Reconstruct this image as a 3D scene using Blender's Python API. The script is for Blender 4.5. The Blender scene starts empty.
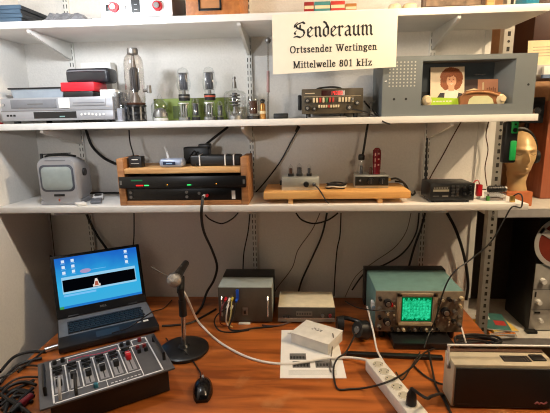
import bpy, bmesh, math, random
from mathutils import Vector, Matrix
random.seed(7)
SC = bpy.context.scene
COL = SC.collection
R = math.radians
# ------------------------------------------------------------------ camera
CAMZ = 1.58
FPX, CX, CY = 419.36, 275.0, 206.5
AX = Vector((0.99821456, -0.00707151, -0.05931004))
AY = Vector((0.05656293, -0.20713472, 0.97667592))
AZ = Vector((-0.01919174, -0.97828687, -0.20636491))
cam_d = bpy.data.cameras.new('camera'); cam = bpy.data.objects.new('camera', cam_d); COL.objects.link(cam)
cam_d.sensor_width = 36; cam_d.lens = FPX / 550 * 36; cam_d.clip_start = .02
right = Vector((AX[0], AY[0], AZ[0])); down = Vector((AX[1], AY[1], AZ[1])); fwd = Vector((AX[2], AY[2], AZ[2]))
cam.matrix_world = Matrix(((right.x, -down.x, -fwd.x, 0), (right.y, -down.y, -fwd.y, 0), (right.z, -down.z, -fwd.z, CAMZ), (0, 0, 0, 1)))
SC.camera = cam
# ------------------------------------------------------------------ light
w = bpy.data.worlds.new('world'); SC.world = w; w.use_nodes = True
w.node_tree.nodes['Background'].inputs[0].default_value = (1.0, .86, .70, 1)
w.node_tree.nodes['Background'].inputs[1].default_value = .025


def lamp(name, loc, power, color, radius, spot=None, blend=.6, aim=None):
    d = bpy.data.lights.new(name, 'SPOT' if spot else 'POINT')
    d.energy = power; d.color = color; d.shadow_soft_size = radius
    if spot: d.spot_size = R(spot); d.spot_blend = blend
    o = bpy.data.objects.new(name, d); COL.objects.link(o); o.location = loc
    if aim: o.rotation_euler = (Vector(aim) - Vector(loc)).to_track_quat('-Z', 'Y').to_euler()
    return o


lamp('ceiling_lamp_light', (1.72, .96, 2.60), 96, (1.0, .77, .50), .03)
lamp('clamp_lamp_light', (-.74, 1.25, 1.95), 13, (.88, .94, 1.0), .03)
lamp('shelf_lamp_light', (.50, 1.25, 1.97), 6, (1.0, .80, .54), .03)
lamp('left_fill_spot', (-.62, .50, 1.70), 14, (.95, .97, 1.0), .05, 92, .35, (-.62, 1.86, 2.22))  # unseen spot added as cool fill for shelf wall and shelf underside
lamp('right_fill_spot', (.34, .50, 1.70), 9, (1.0, .80, .56), .05, 92, .35, (.38, 1.86, 2.22))  # unseen warm spot added to fill the right half of the shelves
SC.cycles.filter_width = 1.1
SC.view_settings.view_transform = 'Standard'; SC.view_settings.look = 'None'
SC.view_settings.exposure = 0.0; SC.view_settings.gamma = 1.0; SC.view_settings.use_curve_mapping = False

# ------------------------------------------------------------------ helpers
def ray(px, py):
    c = ((px - CX) / FPX, (py - CY) / FPX, 1)
    c = Vector(c); return Vector((AX.dot(c), AY.dot(c), AZ.dot(c)))


def at(px, py, Y):          # the point of the place on the upright plane y = Y
    d = ray(px, py); d = d * (Y / d.y); return Vector((d.x, d.y, d.z + CAMZ))


def on(px, py, Z):          # the point of the place on the level plane z = Z
    d = ray(px, py); d = d * ((Z - CAMZ) / d.z); return Vector((d.x, d.y, d.z + CAMZ))


MATS = {}


def mat(name, col, rough=.5, metal=0.0, var=.08, scale=30, bump=0.0, spec=.5, emit=0.0, ecol=None, coat=0):
    if name in MATS: return MATS[name]
    m = bpy.data.materials.new(name); m.use_nodes = True; nt = m.node_tree; b = nt.nodes['Principled BSDF']
    c = tuple((v / 255) for v in col)
    c = tuple(v / 12.92 if v <= .04045 else ((v + .055) / 1.055) ** 2.4 for v in c)
    b.inputs['Roughness'].default_value = rough; b.inputs['Metallic'].default_value = metal
    b.inputs['Specular IOR Level'].default_value = spec
    if coat: b.inputs['Coat Weight'].default_value = coat
    tc = nt.nodes.new('ShaderNodeTexCoord'); nz = nt.nodes.new('ShaderNodeTexNoise')
    nz.inputs['Scale'].default_value = scale; nz.inputs['Detail'].default_value = 4
    nt.links.new(tc.outputs['Object'], nz.inputs['Vector'])
    mp = nt.nodes.new('ShaderNodeMapRange'); mp.inputs['To Min'].default_value = 1 - var; mp.inputs['To Max'].default_value = 1 + var
    mp.inputs['From Min'].default_value = .3; mp.inputs['From Max'].default_value = .7
    nt.links.new(nz.outputs['Fac'], mp.inputs['Value'])
    mx = nt.nodes.new('ShaderNodeVectorMath'); mx.operation = 'SCALE'; mx.inputs[0].default_value = c
    nt.links.new(mp.outputs[0], mx.inputs['Scale']); nt.links.new(mx.outputs[0], b.inputs['Base Color'])
    if bump:
        bp = nt.nodes.new('ShaderNodeBump'); bp.inputs['Strength'].default_value = bump; bp.inputs['Distance'].default_value = .004
        nt.links.new(nz.outputs['Fac'], bp.inputs['Height']); nt.links.new(bp.outputs[0], b.inputs['Normal'])
    if emit:
        e = ecol or col; e = tuple((v / 255) ** 2.2 for v in e)
        b.inputs['Emission Color'].default_value = (*e, 1); b.inputs['Emission Strength'].default_value = emit
    MATS[name] = m; return m


def glass(name, tint=(.97, .98, .98), base=.06, edge=.5):
    m = bpy.data.materials.new(name); m.use_nodes = True; nt = m.node_tree; nt.nodes.clear()
    o = nt.nodes.new('ShaderNodeOutputMaterial'); mx = nt.nodes.new('ShaderNodeMixShader')
    t = nt.nodes.new('ShaderNodeBsdfTransparent'); t.inputs[0].default_value = (*tint, 1)
    g = nt.nodes.new('ShaderNodeBsdfGlossy'); g.inputs[0].default_value = (.8, .82, .84, 1); g.inputs['Roughness'].default_value = .08
    lw = nt.nodes.new('ShaderNodeLayerWeight'); lw.inputs[0].default_value = .25
    mr = nt.nodes.new('ShaderNodeMapRange'); mr.inputs['To Min'].default_value = base; mr.inputs['To Max'].default_value = edge
    nt.links.new(lw.outputs['Facing'], mr.inputs['Value']); nt.links.new(mr.outputs[0], mx.inputs[0])
    nt.links.new(t.outputs[0], mx.inputs[1]); nt.links.new(g.outputs[0], mx.inputs[2]); nt.links.new(mx.outputs[0], o.inputs[0])
    return m


def wood(name, c1, c2, rough=.5, sx=2, sy=30, sz=30, scuff=0.0, coat=0):
    m = bpy.data.materials.new(name); m.use_nodes = True; nt = m.node_tree; b = nt.nodes['Principled BSDF']
    b.inputs['Roughness'].default_value = rough
    tc = nt.nodes.new('ShaderNodeTexCoord'); mp = nt.nodes.new('ShaderNodeMapping'); mp.inputs['Scale'].default_value = (sx, sy, sz)
    nt.links.new(tc.outputs['Object'], mp.inputs['Vector'])
    nz = nt.nodes.new('ShaderNodeTexNoise'); nz.inputs['Scale'].default_value = 1.6; nz.inputs['Detail'].default_value = 6; nz.inputs['Distortion'].default_value = .6
    nt.links.new(mp.outputs[0], nz.inputs['Vector'])
    cr = nt.nodes.new('ShaderNodeValToRGB')
    lin = lambda c: tuple(((v / 255) / 12.92 if v / 255 <= .04045 else (((v / 255) + .055) / 1.055) ** 2.4) for v in c) + (1,)
    cr.color_ramp.elements[0].position = .32; cr.color_ramp.elements[0].color = lin(c1)
    cr.color_ramp.elements[1].position = .68; cr.color_ramp.elements[1].color = lin(c2)
    nt.links.new(nz.outputs['Fac'], cr.inputs[0])
    last = cr.outputs[0]
    if scuff:
        n2 = nt.nodes.new('ShaderNodeTexNoise'); n2.inputs['Scale'].default_value = 9; n2.inputs['Detail'].default_value = 8
        nt.links.new(tc.outputs['Object'], n2.inputs['Vector'])
        r2 = nt.nodes.new('ShaderNodeValToRGB'); r2.color_ramp.elements[0].position = .60; r2.color_ramp.elements[1].position = .72
        nt.links.new(n2.outputs['Fac'], r2.inputs[0])
        mu = nt.nodes.new('ShaderNodeMath'); mu.operation = 'MULTIPLY'; mu.inputs[1].default_value = scuff; nt.links.new(r2.outputs[0], mu.inputs[0])
        mi = nt.nodes.new('ShaderNodeMix'); mi.data_type = 'RGBA'; nt.links.new(mu.outputs[0], mi.inputs['Factor'])
        nt.links.new(last, mi.inputs['A']); mi.inputs['B'].default_value = lin((205, 160, 110)); last = mi.outputs['Result']
    nt.links.new(last, b.inputs['Base Color'])
    return m


class MB:
    def __init__(s): s.bm = bmesh.new(); s.M = Matrix.Identity(4)
    def _fin(s, verts, mi, xf=None):
        M = s.M @ xf if xf is not None else s.M
        for v in verts: v.co = M @ v.co
        fs = set()
        for v in verts: fs.update(v.link_faces)
        for f in fs: f.material_index = mi
    def box(s, c, d, m=0, b=0.0, rot=None, seg=2):
        r = bmesh.ops.create_cube(s.bm, size=1); vs = r['verts']
        for v in vs: v.co = Vector((v.co.x * d[0], v.co.y * d[1], v.co.z * d[2]))
        if b:
            es = set()
            for v in vs: es.update(v.link_edges)
            rr = bmesh.ops.bevel(s.bm, geom=list(es), offset=min(b, min(d) * .48), segments=seg, profile=.5, affect='EDGES')
            vs = list({v for f in rr['faces'] for v in f.verts} | {v for v in vs if v.is_valid})
        T = Matrix.Translation(Vector(c))
        if rot is not None: T = T @ rot
        s._fin(vs, m, T); return s
    def bb(s, x0, x1, y0, y1, z0, z1, m=0, b=0.0):
        return s.box(((x0 + x1) / 2, (y0 + y1) / 2, (z0 + z1) / 2), (abs(x1 - x0), abs(y1 - y0), abs(z1 - z0)), m, b)
    def cyl(s, p0, p1, r0, r1=None, seg=16, m=0):
        p0 = Vector(p0); p1 = Vector(p1); d = p1 - p0
        r = bmesh.ops.create_cone(s.bm, cap_ends=True, segments=seg, radius1=r0, radius2=r0 if r1 is None else r1, depth=d.length)
        q = d.to_track_quat('Z', 'Y').to_matrix().to_4x4()
        s._fin(r['verts'], m, Matrix.Translation((p0 + p1) / 2) @ q); return s
    def ball(s, c, r, sc=(1, 1, 1), m=0, seg=16):
        g = bmesh.ops.create_uvsphere(s.bm, u_segments=seg, v_segments=max(6, seg // 2), radius=r)
        s._fin(g['verts'], m, Matrix.Translation(Vector(c)) @ Matrix.Diagonal((*sc, 1))); return s
    def lathe(s, c, prof, seg=20, m=0, axis=(0, 0, 1), sq=(1, 1)):
        q = Vector(axis).to_track_quat('Z', 'Y').to_matrix().to_4x4(); T = s.M @ Matrix.Translation(Vector(c)) @ q
        rings = []
        for (r, z) in prof:
            if r < 1e-6: rings.append([s.bm.verts.new(T @ Vector((0, 0, z)))])
            else: rings.append([s.bm.verts.new(T @ Vector((r * sq[0] * math.cos(2 * math.pi * k / seg), r * sq[1] * math.sin(2 * math.pi * k / seg), z))) for k in range(seg)])
        for a, b in zip(rings, rings[1:]):
            for k in range(seg):
                k2 = (k + 1) % seg
                vs = [a[k % len(a)], a[k2 % len(a)], b[k2 % len(b)], b[k % len(b)]]
                u = []
                for v in vs:
                    if v not in u: u.append(v)
                if len(u) > 2:
                    f = s.bm.faces.new(u); f.material_index = m
        return s
    def tube(s, pts, r, seg=8, m=0, sub=6, taper=None, closed=False):
        P = [Vector(p) for p in pts]
        if sub > 1 and len(P) > 2:
            Q = []; n = len(P)
            rng = range(n) if closed else range(n - 1)
            for i in rng:
                if closed: a, b, c, d = P[(i - 1) % n], P[i], P[(i + 1) % n], P[(i + 2) % n]
                else: a, b, c, d = P[max(i - 1, 0)], P[i], P[i + 1], P[min(i + 2, n - 1)]
                for k in range(sub):
                    t = k / sub
                    Q.append(.5 * ((2 * b) + (c - a) * t + (2 * a - 5 * b + 4 * c - d) * t * t + (3 * b - a - 3 * c + d) * t ** 3))
            if not closed: Q.append(P[-1])
            P = Q
        up = Vector((.12, .31, .94)); rings = []; n = len(P); prev = None
        for i, p in enumerate(P):
            if closed: t = P[(i + 1) % n] - P[i - 1]
            else: t = P[min(i + 1, n - 1)] - P[max(i - 1, 0)]
            if t.length < 1e-9: t = Vector((0, 0, 1))
            t.normalize()
            if prev is None:
                a = t.cross(up)
                if a.length < 1e-3: a = t.cross(Vector((1, 0, 0)))
            else:
                a = prev - t * prev.dot(t)
                if a.length < 1e-6: a = t.cross(up)
            a.normalize(); prev = a; b = t.cross(a)
            rr = r if taper is None else r * (taper[0] + (taper[1] - taper[0]) * i / max(n - 1, 1))
            rings.append([s.bm.verts.new(s.M @ (p + (a * math.cos(2 * math.pi * k / seg) + b * math.sin(2 * math.pi * k / seg)) * rr)) for k in range(seg)])
        pairs = list(zip(rings, rings[1:])) + ([(rings[-1], rings[0])] if closed else [])
        for A, B in pairs:
            for k in range(seg):
                f = s.bm.faces.new((A[k], A[(k + 1) % seg], B[(k + 1) % seg], B[k])); f.material_index = m
        if not closed:
            for ring in (rings[0], rings[-1]):
                f = s.bm.faces.new(ring); f.material_index = m
        return s
    def poly(s, pts, m=0):
        f = s.bm.faces.new([s.bm.verts.new(s.M @ Vector(p)) for p in pts]); f.material_index = m; return s
    def prism(s, pts, vec, m=0):
        v = Vector(vec); A = [s.bm.verts.new(s.M @ Vector(p)) for p in pts]; B = [s.bm.verts.new(s.M @ (Vector(p) + v)) for p in pts]
        n = len(A); fs = [s.bm.faces.new(A), s.bm.faces.new(B)]
        for k in range(n): fs.append(s.bm.faces.new((A[k], A[(k + 1) % n], B[(k + 1) % n], B[k])))
        for f in fs: f.material_index = m
        return s
    def build(s, name, mats, parent=None, loc=None, rz=0.0, rot=None, smooth=True, ang=38):
        bmesh.ops.recalc_face_normals(s.bm, faces=s.bm.faces)
        if smooth:
            for f in s.bm.faces: f.smooth = True
            for e in s.bm.edges:
                if len(e.link_faces) == 2: e.smooth = e.calc_face_angle(0) < R(ang)
        me = bpy.data.meshes.new(name); s.bm.to_mesh(me); s.bm.free()
        o = bpy.data.objects.new(name, me); COL.objects.link(o)
        for m in (mats if isinstance(mats, (list, tuple)) else [mats]): me.materials.append(m)
        if parent: o.parent = parent
        if loc is not None: o.location = loc
        if rot is not None: o.rotation_euler = rot
        elif rz: o.rotation_euler = (0, 0, rz)
        return o


def tag(o, label, cat, group=None):
    o['label'] = label; o['category'] = cat
    if group: o['group'] = group
    return o


def thing(name, label, cat, loc=(0, 0, 0), rz=0.0, group=None, rot=None):
    o = bpy.data.objects.new(name, None); COL.objects.link(o); o.empty_display_size = .02
    o.location = loc; o.rotation_euler = rot if rot is not None else (0, 0, rz)
    return tag(o, label, cat, group)


def struct(o): o['kind'] = 'structure'; return o


def copy_thing(src, loc, label, group=None, rz=None):
    r = src.copy(); COL.objects.link(r); r.location = loc; r['label'] = label
    if group: r['group'] = group
    if rz is not None: r.rotation_euler = (0, 0, rz)
    for ch in list(src.children):
        c = ch.copy(); COL.objects.link(c); c.parent = r
        for g in list(ch.children):
            d = g.copy(); COL.objects.link(d); d.parent = c
    return r


def cable(label, pts, r=.003, m=None, name='cable', cat='cable', sub=6, mi=0):
    o = MB().tube(pts, r, 8, 0, sub).build(name, m or BLACKCABLE); return tag(o, label, cat)


# ------------------------------------------------------------------ materials
WALL = mat('wall_plaster', (226, 222, 216), .9, bump=.35, scale=120, var=.03, spec=.2)
FARWALL = mat('far_wall_paint', (178, 140, 105), .85, bump=.2, scale=60, var=.06)
CEIL = mat('ceiling_paint', (225, 220, 210), .9)
FLOORM = mat('floor_lino', (92, 78, 66), .6, scale=12, var=.12)
SHELFW = mat('shelf_white', (232, 229, 224), .45, var=.03, scale=15)
RAILW = mat('rail_white_enamel', (222, 220, 214), .45, var=.03)
DARKSLOT = mat('slot_dark', (45, 40, 36), .8)
DESK = wood('desk_wood', (126, 62, 20), (192, 108, 46), .40, 2.2, 14, 14, scuff=.25)
BLACK = mat('black_plastic', (24, 24, 25), .42, var=.1)
BLACKM = mat('black_metal', (20, 20, 21), .35, var=.1)
BLACKCABLE = mat('black_rubber_cable', (20, 18, 18), .5)
GREYCABLE = mat('grey_cable', (96, 84, 74), .5)
WHITECABLE = mat('white_cable', (232, 226, 218), .45)
REDC = mat('red_plastic', (190, 20, 32), .38)
SILVER = mat('silver_plastic', (166, 167, 172), .35, .35, var=.03)
SILVERD = mat('silver_dark', (128, 130, 136), .4, .3)
WHITEP = mat('white_plastic', (232, 230, 226), .4, var=.02)
STEEL = mat('bright_steel', (200, 200, 200), .25, .9)
STEELD = mat('dull_steel', (135, 132, 128), .45, .8)
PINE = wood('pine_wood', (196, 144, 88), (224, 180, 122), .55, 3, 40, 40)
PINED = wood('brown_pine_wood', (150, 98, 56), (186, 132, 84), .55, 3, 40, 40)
GLASS = glass('clear_glass')
GLASSS = glass('smoked_glass', (.90, .86, .82), .10, .55)
ANODE = mat('anode_grey', (84, 84, 88), .5, .5)
BROWNA = mat('brown_anode', (84, 52, 36), .5, .3)
CREAM = mat('cream_plastic', (226, 205, 165), .45)
PAPER = mat('white_paper', (238, 236, 232), .75, var=.015, spec=.25)
INK = mat('black_ink', (38, 38, 40), .7)
INKG = mat('grey_print', (108, 106, 104), .7)
LEDR = mat('red_led', (255, 30, 30), .4, emit=1.6)
LEDG = mat('green_led', (60, 255, 120), .4, emit=1.0)
LEDY = mat('amber_led', (255, 190, 60), .4, emit=1.0)

S1, S2, S3 = 1.936, 1.577, 1.256      # tops of the three wall shelves
WY, FY = 1.86, 1.55                   # wall, shelf front
DZ = .75                              # desk top
# ------------------------------------------------------------------ structure
struct(MB().bb(-1.33, 2.9, -2.2, 2.6, -.05, 0).build('floor', FLOORM))
struct(MB().bb(-1.33, 2.9, -.2, 2.6, 2.72, 2.8).build('ceiling', CEIL))
struct(MB().bb(-1.33, -1.19, -1.2, 1.98, 0, 2.72).build('wall_left', WALL))
struct(MB().bb(-1.19, .778, WY, 1.98, 0, 2.72).build('wall_back', WALL))
struct(MB().bb(.778, 2.9, 2.42, 2.5, 0, 2.72).build('wall_far', FARWALL))
struct(MB().bb(.70, .778, 1.98, 2.42, 0, 2.72).build('wall_return', FARWALL))
struct(MB().bb(.757, .781, WY - .008, WY + .004, .75, 2.3).build('trim_1', RAILW))
struct(MB().bb(-1.19, .778, WY - .012, WY, 0, .07).build('baseboard_back', RAILW))
# ------------------------------------------------------------------ rails, brackets, shelves
RX = (-.98, -.21, .548)
RL = ('left hand white slotted wall rail near the corner', 'white slotted wall rail in the middle of the wall',
      'right hand white slotted wall rail near the wall end')
for x, l in zip(RX, RL):
    b = MB(); b.bb(x - .0125, x + .0125, WY - .012, WY, .78, 2.30, 0, .001)
    z = .80
    while z < 2.28:
        for s in (-1, 1): b.bb(x + s * .0062 - .0016, x + s * .0062 + .0016, WY - .0125, WY - .0118, z, z + .016, 1)
        z += .026
    tag(b.build('wall_rail', [RAILW, DARKSLOT]), l, 'shelf rail', 'slotted rails on the wall')
SN = ('top', 'middle', 'lowest'); BN = ('left', 'middle', 'right')
for S, sn in zip((S1, S2, S3), SN):
    b = MB(); b.bb(-1.188, .835, FY, WY - .013, S - .024, S, 0, .0015)
    tag(b.build('shelf_board', SHELFW), {'top': 'topmost long white shelf board carrying books and a wooden box', 'middle': 'middle long white shelf board carrying tubes and a grey console',
        'lowest': 'lowest long white shelf board carrying the small television and head'}[sn], 'shelf', 'white wall shelves')
    for x, bn in zip(RX, BN):
        t = S - .0245
        b = MB()
        y1 = WY - .0125
        b.prism([(x - .006, y1, t), (x - .006, 1.568, t), (x - .006, 1.568, t - .010), (x - .006, 1.582, t - .016), (x - .006, y1, t - .072)], (.012, 0, 0))
        tag(b.build('shelf_bracket', RAILW), '%s white tapered bracket under the %s shelf' % ({'left': 'left', 'middle': 'middle', 'right': 'right'}[bn], sn), 'shelf bracket', 'white shelf brackets')
# ------------------------------------------------------------------ desk
t = thing('desk', 'orange-brown wooden desk with worn top under the shelves', 'desk', (-.135, 1.30, 0))
MB().bb(-.845, .845, -.62, .552, DZ - .032, DZ, 0, .003).build('desk_top', DESK, t)
for sx in (-1, 1):
    for sy in (-.55, .48):
        MB().bb(sx * .78 - .03, sx * .78 + .03, sy - .03, sy + .03, 0, DZ - .033, 0, .003).build('leg', DESK, t)
MB().bb(-.75, .75, .465, .485, DZ - .13, DZ - .033).build('apron', DESK, t)
# ------------------------------------------------------------------ pen-drawn lettering for the paper sign
def arc(cx, cy, rx, ry, a0, a1, n=9):
    return [(cx + rx * math.cos(R(a0 + (a1 - a0) * k / (n - 1))), cy + ry * math.sin(R(a0 + (a1 - a0) * k / (n - 1)))) for k in range(n)]


GOTHIC = {
    'S': (1.30, [[(1.14, 1.34), (.92, 1.50), (.62, 1.38), (.36, 1.30), (.24, 1.10), (.36, .92), (.70, .80), (1.02, .66), (1.10, .40), (.96, .12), (.66, -.02), (.30, .10), (.02, .04)],
                 [(.08, 1.02), (.12, 1.28), (.32, 1.44)], [(.22, .62), (.06, .46), (.16, .30)], [(.66, 1.20), (.66, .92)]]),
    'e': (.70, [[(.60, .16), (.36, 0), (.12, .18), (.12, .78), (.38, 1.0), (.58, .80), (.24, .44)]]),
    'n': (.84, [[(.02, .84), (.18, 1.0), (.18, .14), (.30, 0)], [(.20, .82), (.48, 1.0), (.62, .84), (.62, .14), (.76, 0)]]),
    'd': (.76, [[(.10, 1.48), (.34, 1.34), (.60, .86), (.60, .20), (.36, 0), (.12, .20), (.12, .72), (.36, .98), (.52, .9)]]),
    'r': (.62, [[(.02, .84), (.18, 1.0), (.18, .14), (.30, 0)], [(.20, .80), (.42, 1.0), (.56, .86)]]),
    'a': (.80, [[(.12, .82), (.36, 1.0), (.58, .84), (.58, .14), (.72, 0)], [(.56, .60), (.16, .42), (.14, .16), (.32, 0), (.56, .20)]]),
    'u': (.84, [[(.02, .86), (.16, 1.0), (.16, .18), (.38, 0), (.60, .20)], [(.48, .88), (.62, 1.0), (.62, .14), (.76, 0)]]),
    'm': (1.26, [[(.02, .84), (.18, 1.0), (.18, .14), (.30, 0)], [(.20, .82), (.46, 1.0), (.60, .84), (.60, .14), (.70, 0)], [(.62, .82), (.90, 1.0), (1.04, .84), (1.04, .14), (1.18, 0)]]),
}
sf = lambda x, y, w=.2: [(x - w, y), (x + w, y)]
ROMAN = {
    'O': (1.36, [arc(.62, .70, .52, .70, 0, 360, 21)]),
    'r': (.74, [[(.25, 0), (.25, .98)], [(.27, .72), (.42, .95), (.58, .90)], sf(.25, .02), [(.08, .94), (.25, .98)]]),
    't': (.60, [[(.26, 1.28), (.26, .16), (.36, .04), (.50, .12)], sf(.28, .96, .22)]),
    's': (.78, [[(.58, .76), (.40, .97), (.18, .88), (.18, .66), (.40, .50), (.58, .34), (.56, .10), (.36, .02), (.14, .24)]]),
    'e': (.84, [[(.14, .55), (.66, .56), (.62, .82), (.42, .98), (.20, .80), (.14, .48), (.22, .16), (.46, .02), (.68, .22)]]),
    'n': (1.02, [[(.24, 0), (.24, .98)], [(.26, .74), (.48, .96), (.70, .84), (.74, .60), (.74, 0)], sf(.24, .02), sf(.75, .02), [(.08, .94), (.24, .98)]]),
    'd': (.98, [[(.68, 0), (.68, 1.46)], arc(.40, .48, .28, .47, 50, 320, 13), [(.52, 1.44), (.68, 1.46)], [(.68, .03), (.86, .05)]]),
    'W': (1.80, [[(.16, 1.40), (.52, .04)], [(.52, .04), (.88, 1.10)], [(.82, 1.40), (1.18, .04)], [(1.18, .04), (1.58, 1.40)], sf(.18, 1.40), sf(.84, 1.40), sf(1.56, 1.40, .17)]),
    'i': (.52, [[(.25, 0), (.25, .98)], [(.25, 1.26), (.25, 1.42)], sf(.25, .02), [(.08, .94), (.25, .98)]]),
    'g': (.94, [arc(.38, .66, .26, .32, 0, 360, 15), [(.22, .38), (.20, .20), (.62, .10), (.76, -.12), (.56, -.36), (.22, -.34), (.12, -.14), (.28, .04)], [(.62, .90), (.84, .94)]]),
    'M': (1.72, [[(.28, 0), (.28, 1.40)], [(.28, 1.40), (.82, .06)], [(.82, .06), (1.36, 1.40)], [(1.38, 0), (1.38, 1.40)], sf(.28, .02), sf(.24, 1.39, .16), sf(1.38, .02, .22), sf(1.42, 1.39, .18)]),
    'l': (.52, [[(.25, 0), (.25, 1.46)], sf(.25, .02), [(.08, 1.42), (.25, 1.46)]]),
    'w': (1.36, [[(.14, .96), (.40, .04)], [(.40, .04), (.66, .80)], [(.60, .96), (.90, .04)], [(.90, .04), (1.20, .96)], sf(.14, .96, .16), sf(.62, .96, .16), sf(1.18, .96, .14)]),
    '8': (.98, [arc(.48, 1.06, .25, .32, 0, 360, 15), arc(.48, .38, .30, .37, 0, 360, 15)]),
    '0': (.98, [arc(.48, .70, .30, .70, 0, 360, 19)]),
    '1': (.98, [[(.50, 0), (.50, 1.40)], sf(.50, .02, .24), [(.26, 1.22), (.50, 1.40)]]),
    'k': (1.02, [[(.24, 0), (.24, 1.46)], [(.28, .40), (.70, .94)], [(.44, .56), (.80, .02)], sf(.24, .02), sf(.80, .02), sf(.70, .95, .16), [(.08, 1.42), (.24, 1.46)]]),
    'H': (1.42, [[(.28, 0), (.28, 1.40)], [(1.08, 0), (1.08, 1.40)], [(.28, .74), (1.08, .74)], sf(.28, .02), sf(.28, 1.39), sf(1.08, .02), sf(1.08, 1.39)]),
    'z': (.86, [[(.14, .95), (.68, .95)], [(.68, .95), (.14, .03)], [(.14, .03), (.72, .03)], [(.14, .95), (.14, .76)], [(.72, .03), (.74, .24)]]),
    ' ': (.62, []),
}


def pen_text(mb, font, s, p0, p1, nib, ang, thin, m=0, gap=.06):
    """writes s from p0 to p1 (its baseline) on an upright sheet"""
    p0 = Vector(p0); p1 = Vector(p1)
    W = sum(font[c][0] + gap for c in s) - gap
    ux = (p1 - p0) / W; k = ux.length; uz = Vector((0, 0, k)); pos = 0
    a = R(ang); nv = (nib / 2 * math.cos(a), nib / 2 * math.sin(a)); tv = (-thin / 2 * math.sin(a), thin / 2 * math.cos(a))
    cor = [(nv[0] * i + tv[0] * j, nv[1] * i + tv[1] * j) for i, j in ((1, 1), (-1, 1), (-1, -1), (1, -1))]
    for c in s:
        for st in font[c][1]:
            for (x0, y0), (x1, y1) in zip(st, st[1:]):
                pts = [(x0 + a_, y0 + b_) for a_, b_ in cor] + [(x1 + a_, y1 + b_) for a_, b_ in cor]
                pts = sorted(set(pts)); lo = []; up = []
                for ch, seq in ((lo, pts), (up, pts[::-1])):
                    for q in seq:
                        while len(ch) > 1 and (ch[-1][0] - ch[-2][0]) * (q[1] - ch[-2][1]) - (ch[-1][1] - ch[-2][1]) * (q[0] - ch[-2][0]) <= 1e-9: ch.pop()
                        ch.append(q)
                hull = lo[:-1] + up[:-1]
                mb.poly([p0 + ux * (pos + x) + uz * y for x, y in hull], m)
        pos += font[c][0] + gap


sq = [at(272, 15, 1.541), at(273, 74.5, 1.541), at(396, 67, 1.541), at(398, 9, 1.541)]
t = thing('paper_sign', 'big cream paper sign in gothic lettering hanging from the top shelf', 'sign', ((sq[0].x + sq[3].x) / 2, 1.541, sq[1].z))
o0 = Vector(t.location)
MB().prism([p - o0 for p in sq], (0, .0012, 0)).build('sheet', mat('cream_paper', (244, 236, 218), .7, var=.015), t)
b = MB()
L = lambda x, y: at(x, y, 1.5402) - o0
pen_text(b, GOTHIC, 'Senderaum', L(294, 37.5), L(373, 34.7), .19, 38, .06)
b.build('gothic_line', INK, t, smooth=False); b = MB()
pen_text(b, ROMAN, 'Ortssender Wertingen', L(290, 53.2), L(377, 49.6), .22, 0, .11)
b.build('station_line', INK, t, smooth=False); b = MB()
pen_text(b, ROMAN, 'Mittelwelle 801 kHz', L(293, 68.2), L(372, 65.3), .22, 0, .11)
b.build('frequency_line', INK, t, smooth=False)

# ================================================================== TOP SHELF
BB = mat('binder_blue', (62, 84, 104), .5); BE = mat('binder_edge', (30, 32, 36), .6)
DVDL = ('lowest', 'second from bottom', 'third from bottom', 'topmost')
for k in range(4):
    h = .0145
    b = MB(); b.box((0, .10, h / 2), (.17, .20, h - .0015), 1, .001); b.box((0, .0, h / 2), (.172, .006, h - .0008), 0, .001)
    tag(b.build('book', [BB, BE], None, (-1.082 + .004 * (k % 2), 1.562, S1 + .0004 + k * h)), 'flat blue-grey spined book lying at the far left, %s of its stack' % DVDL[k], 'book', 'stack of blue-grey books on the top shelf')
PLW = mat('grey_film', (108, 108, 112), .3, .2, bump=1.0, scale=55, var=.35)
b = MB(); rnd = random.Random(3)
N, M_ = 14, 8; g = []
for i in range(N):
    row = []
    for j in range(M_):
        u, v = i / (N - 1), j / (M_ - 1); e = min(1, min(u, 1 - u, v, 1 - v) * 7)
        row.append(b.bm.verts.new((-.085 + .17 * u, .14 * v, .002 + e * (.030 - .008 * u + rnd.uniform(-.005, .005)))))
    g.append(row)
for i in range(N - 1):
    for j in range(M_ - 1): b.bm.faces.new((g[i][j], g[i + 1][j], g[i + 1][j + 1], g[i][j + 1]))
b.box((0, .07, .001), (.17, .14, .0015))
tag(b.build('wrapped_bundle', PLW, None, (-.845, 1.57, S1 + .0005), smooth=False), 'crumpled grey plastic wrapped bundle beside the stack of blue-grey books', 'bundle')
# silver measuring instrument
t = thing('instrument', 'silver panelled instrument with two red knobs on the top shelf', 'instrument', (-.5785, 1.582, S1))
MB().bb(-.128, .128, .003, .20, .010, .13, 0, .003).build('body', SILVERD, t)
b = MB(); b.bb(-.13, .13, 0, .003, .009, .131, 0, .001)
b.bb(-.018, .014, -.0006, .0002, .022, .125, 1)
for k in range(5): b.bb(-.007, .003, -.0012, -.0005, .032 + k * .017, .034 + k * .017, 2)
for (x, z, w_) in ((-.098, .058, .016), (-.038, .062, .014), (.075, .056, .02), (.098, .024, .004), (-.108, .018, .005)): b.bb(x, x + w_, -.0006, .0002, z, z + .0025, 3)
FP = b.build('front_panel', [mat('panel_light_silver', (226, 227, 232), .35, .2), BLACKM, SILVER, INKG], t)
b = MB(); b.bb(-.110, -.092, -.004, 0, .030, .052, 0, .001); b.bb(-.107, -.095, -.007, -.003, .034, .048, 0, .001); b.build('switch', BLACK, FP)
for x in (-.080, .078):
    kb = MB(); kb.cyl((x, 0, .042), (x, -.012, .042), .018, .016, 20); kb.cyl((x, -.012, .042), (x, -.018, .042), .011, .010, 16, 1); kb.build('knob', [REDC, STEEL], FP)
MB().cyl((-.044, 0, .041), (-.044, -.01, .041), .0075, .0065, 14).build('button', STEEL, FP)
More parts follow.
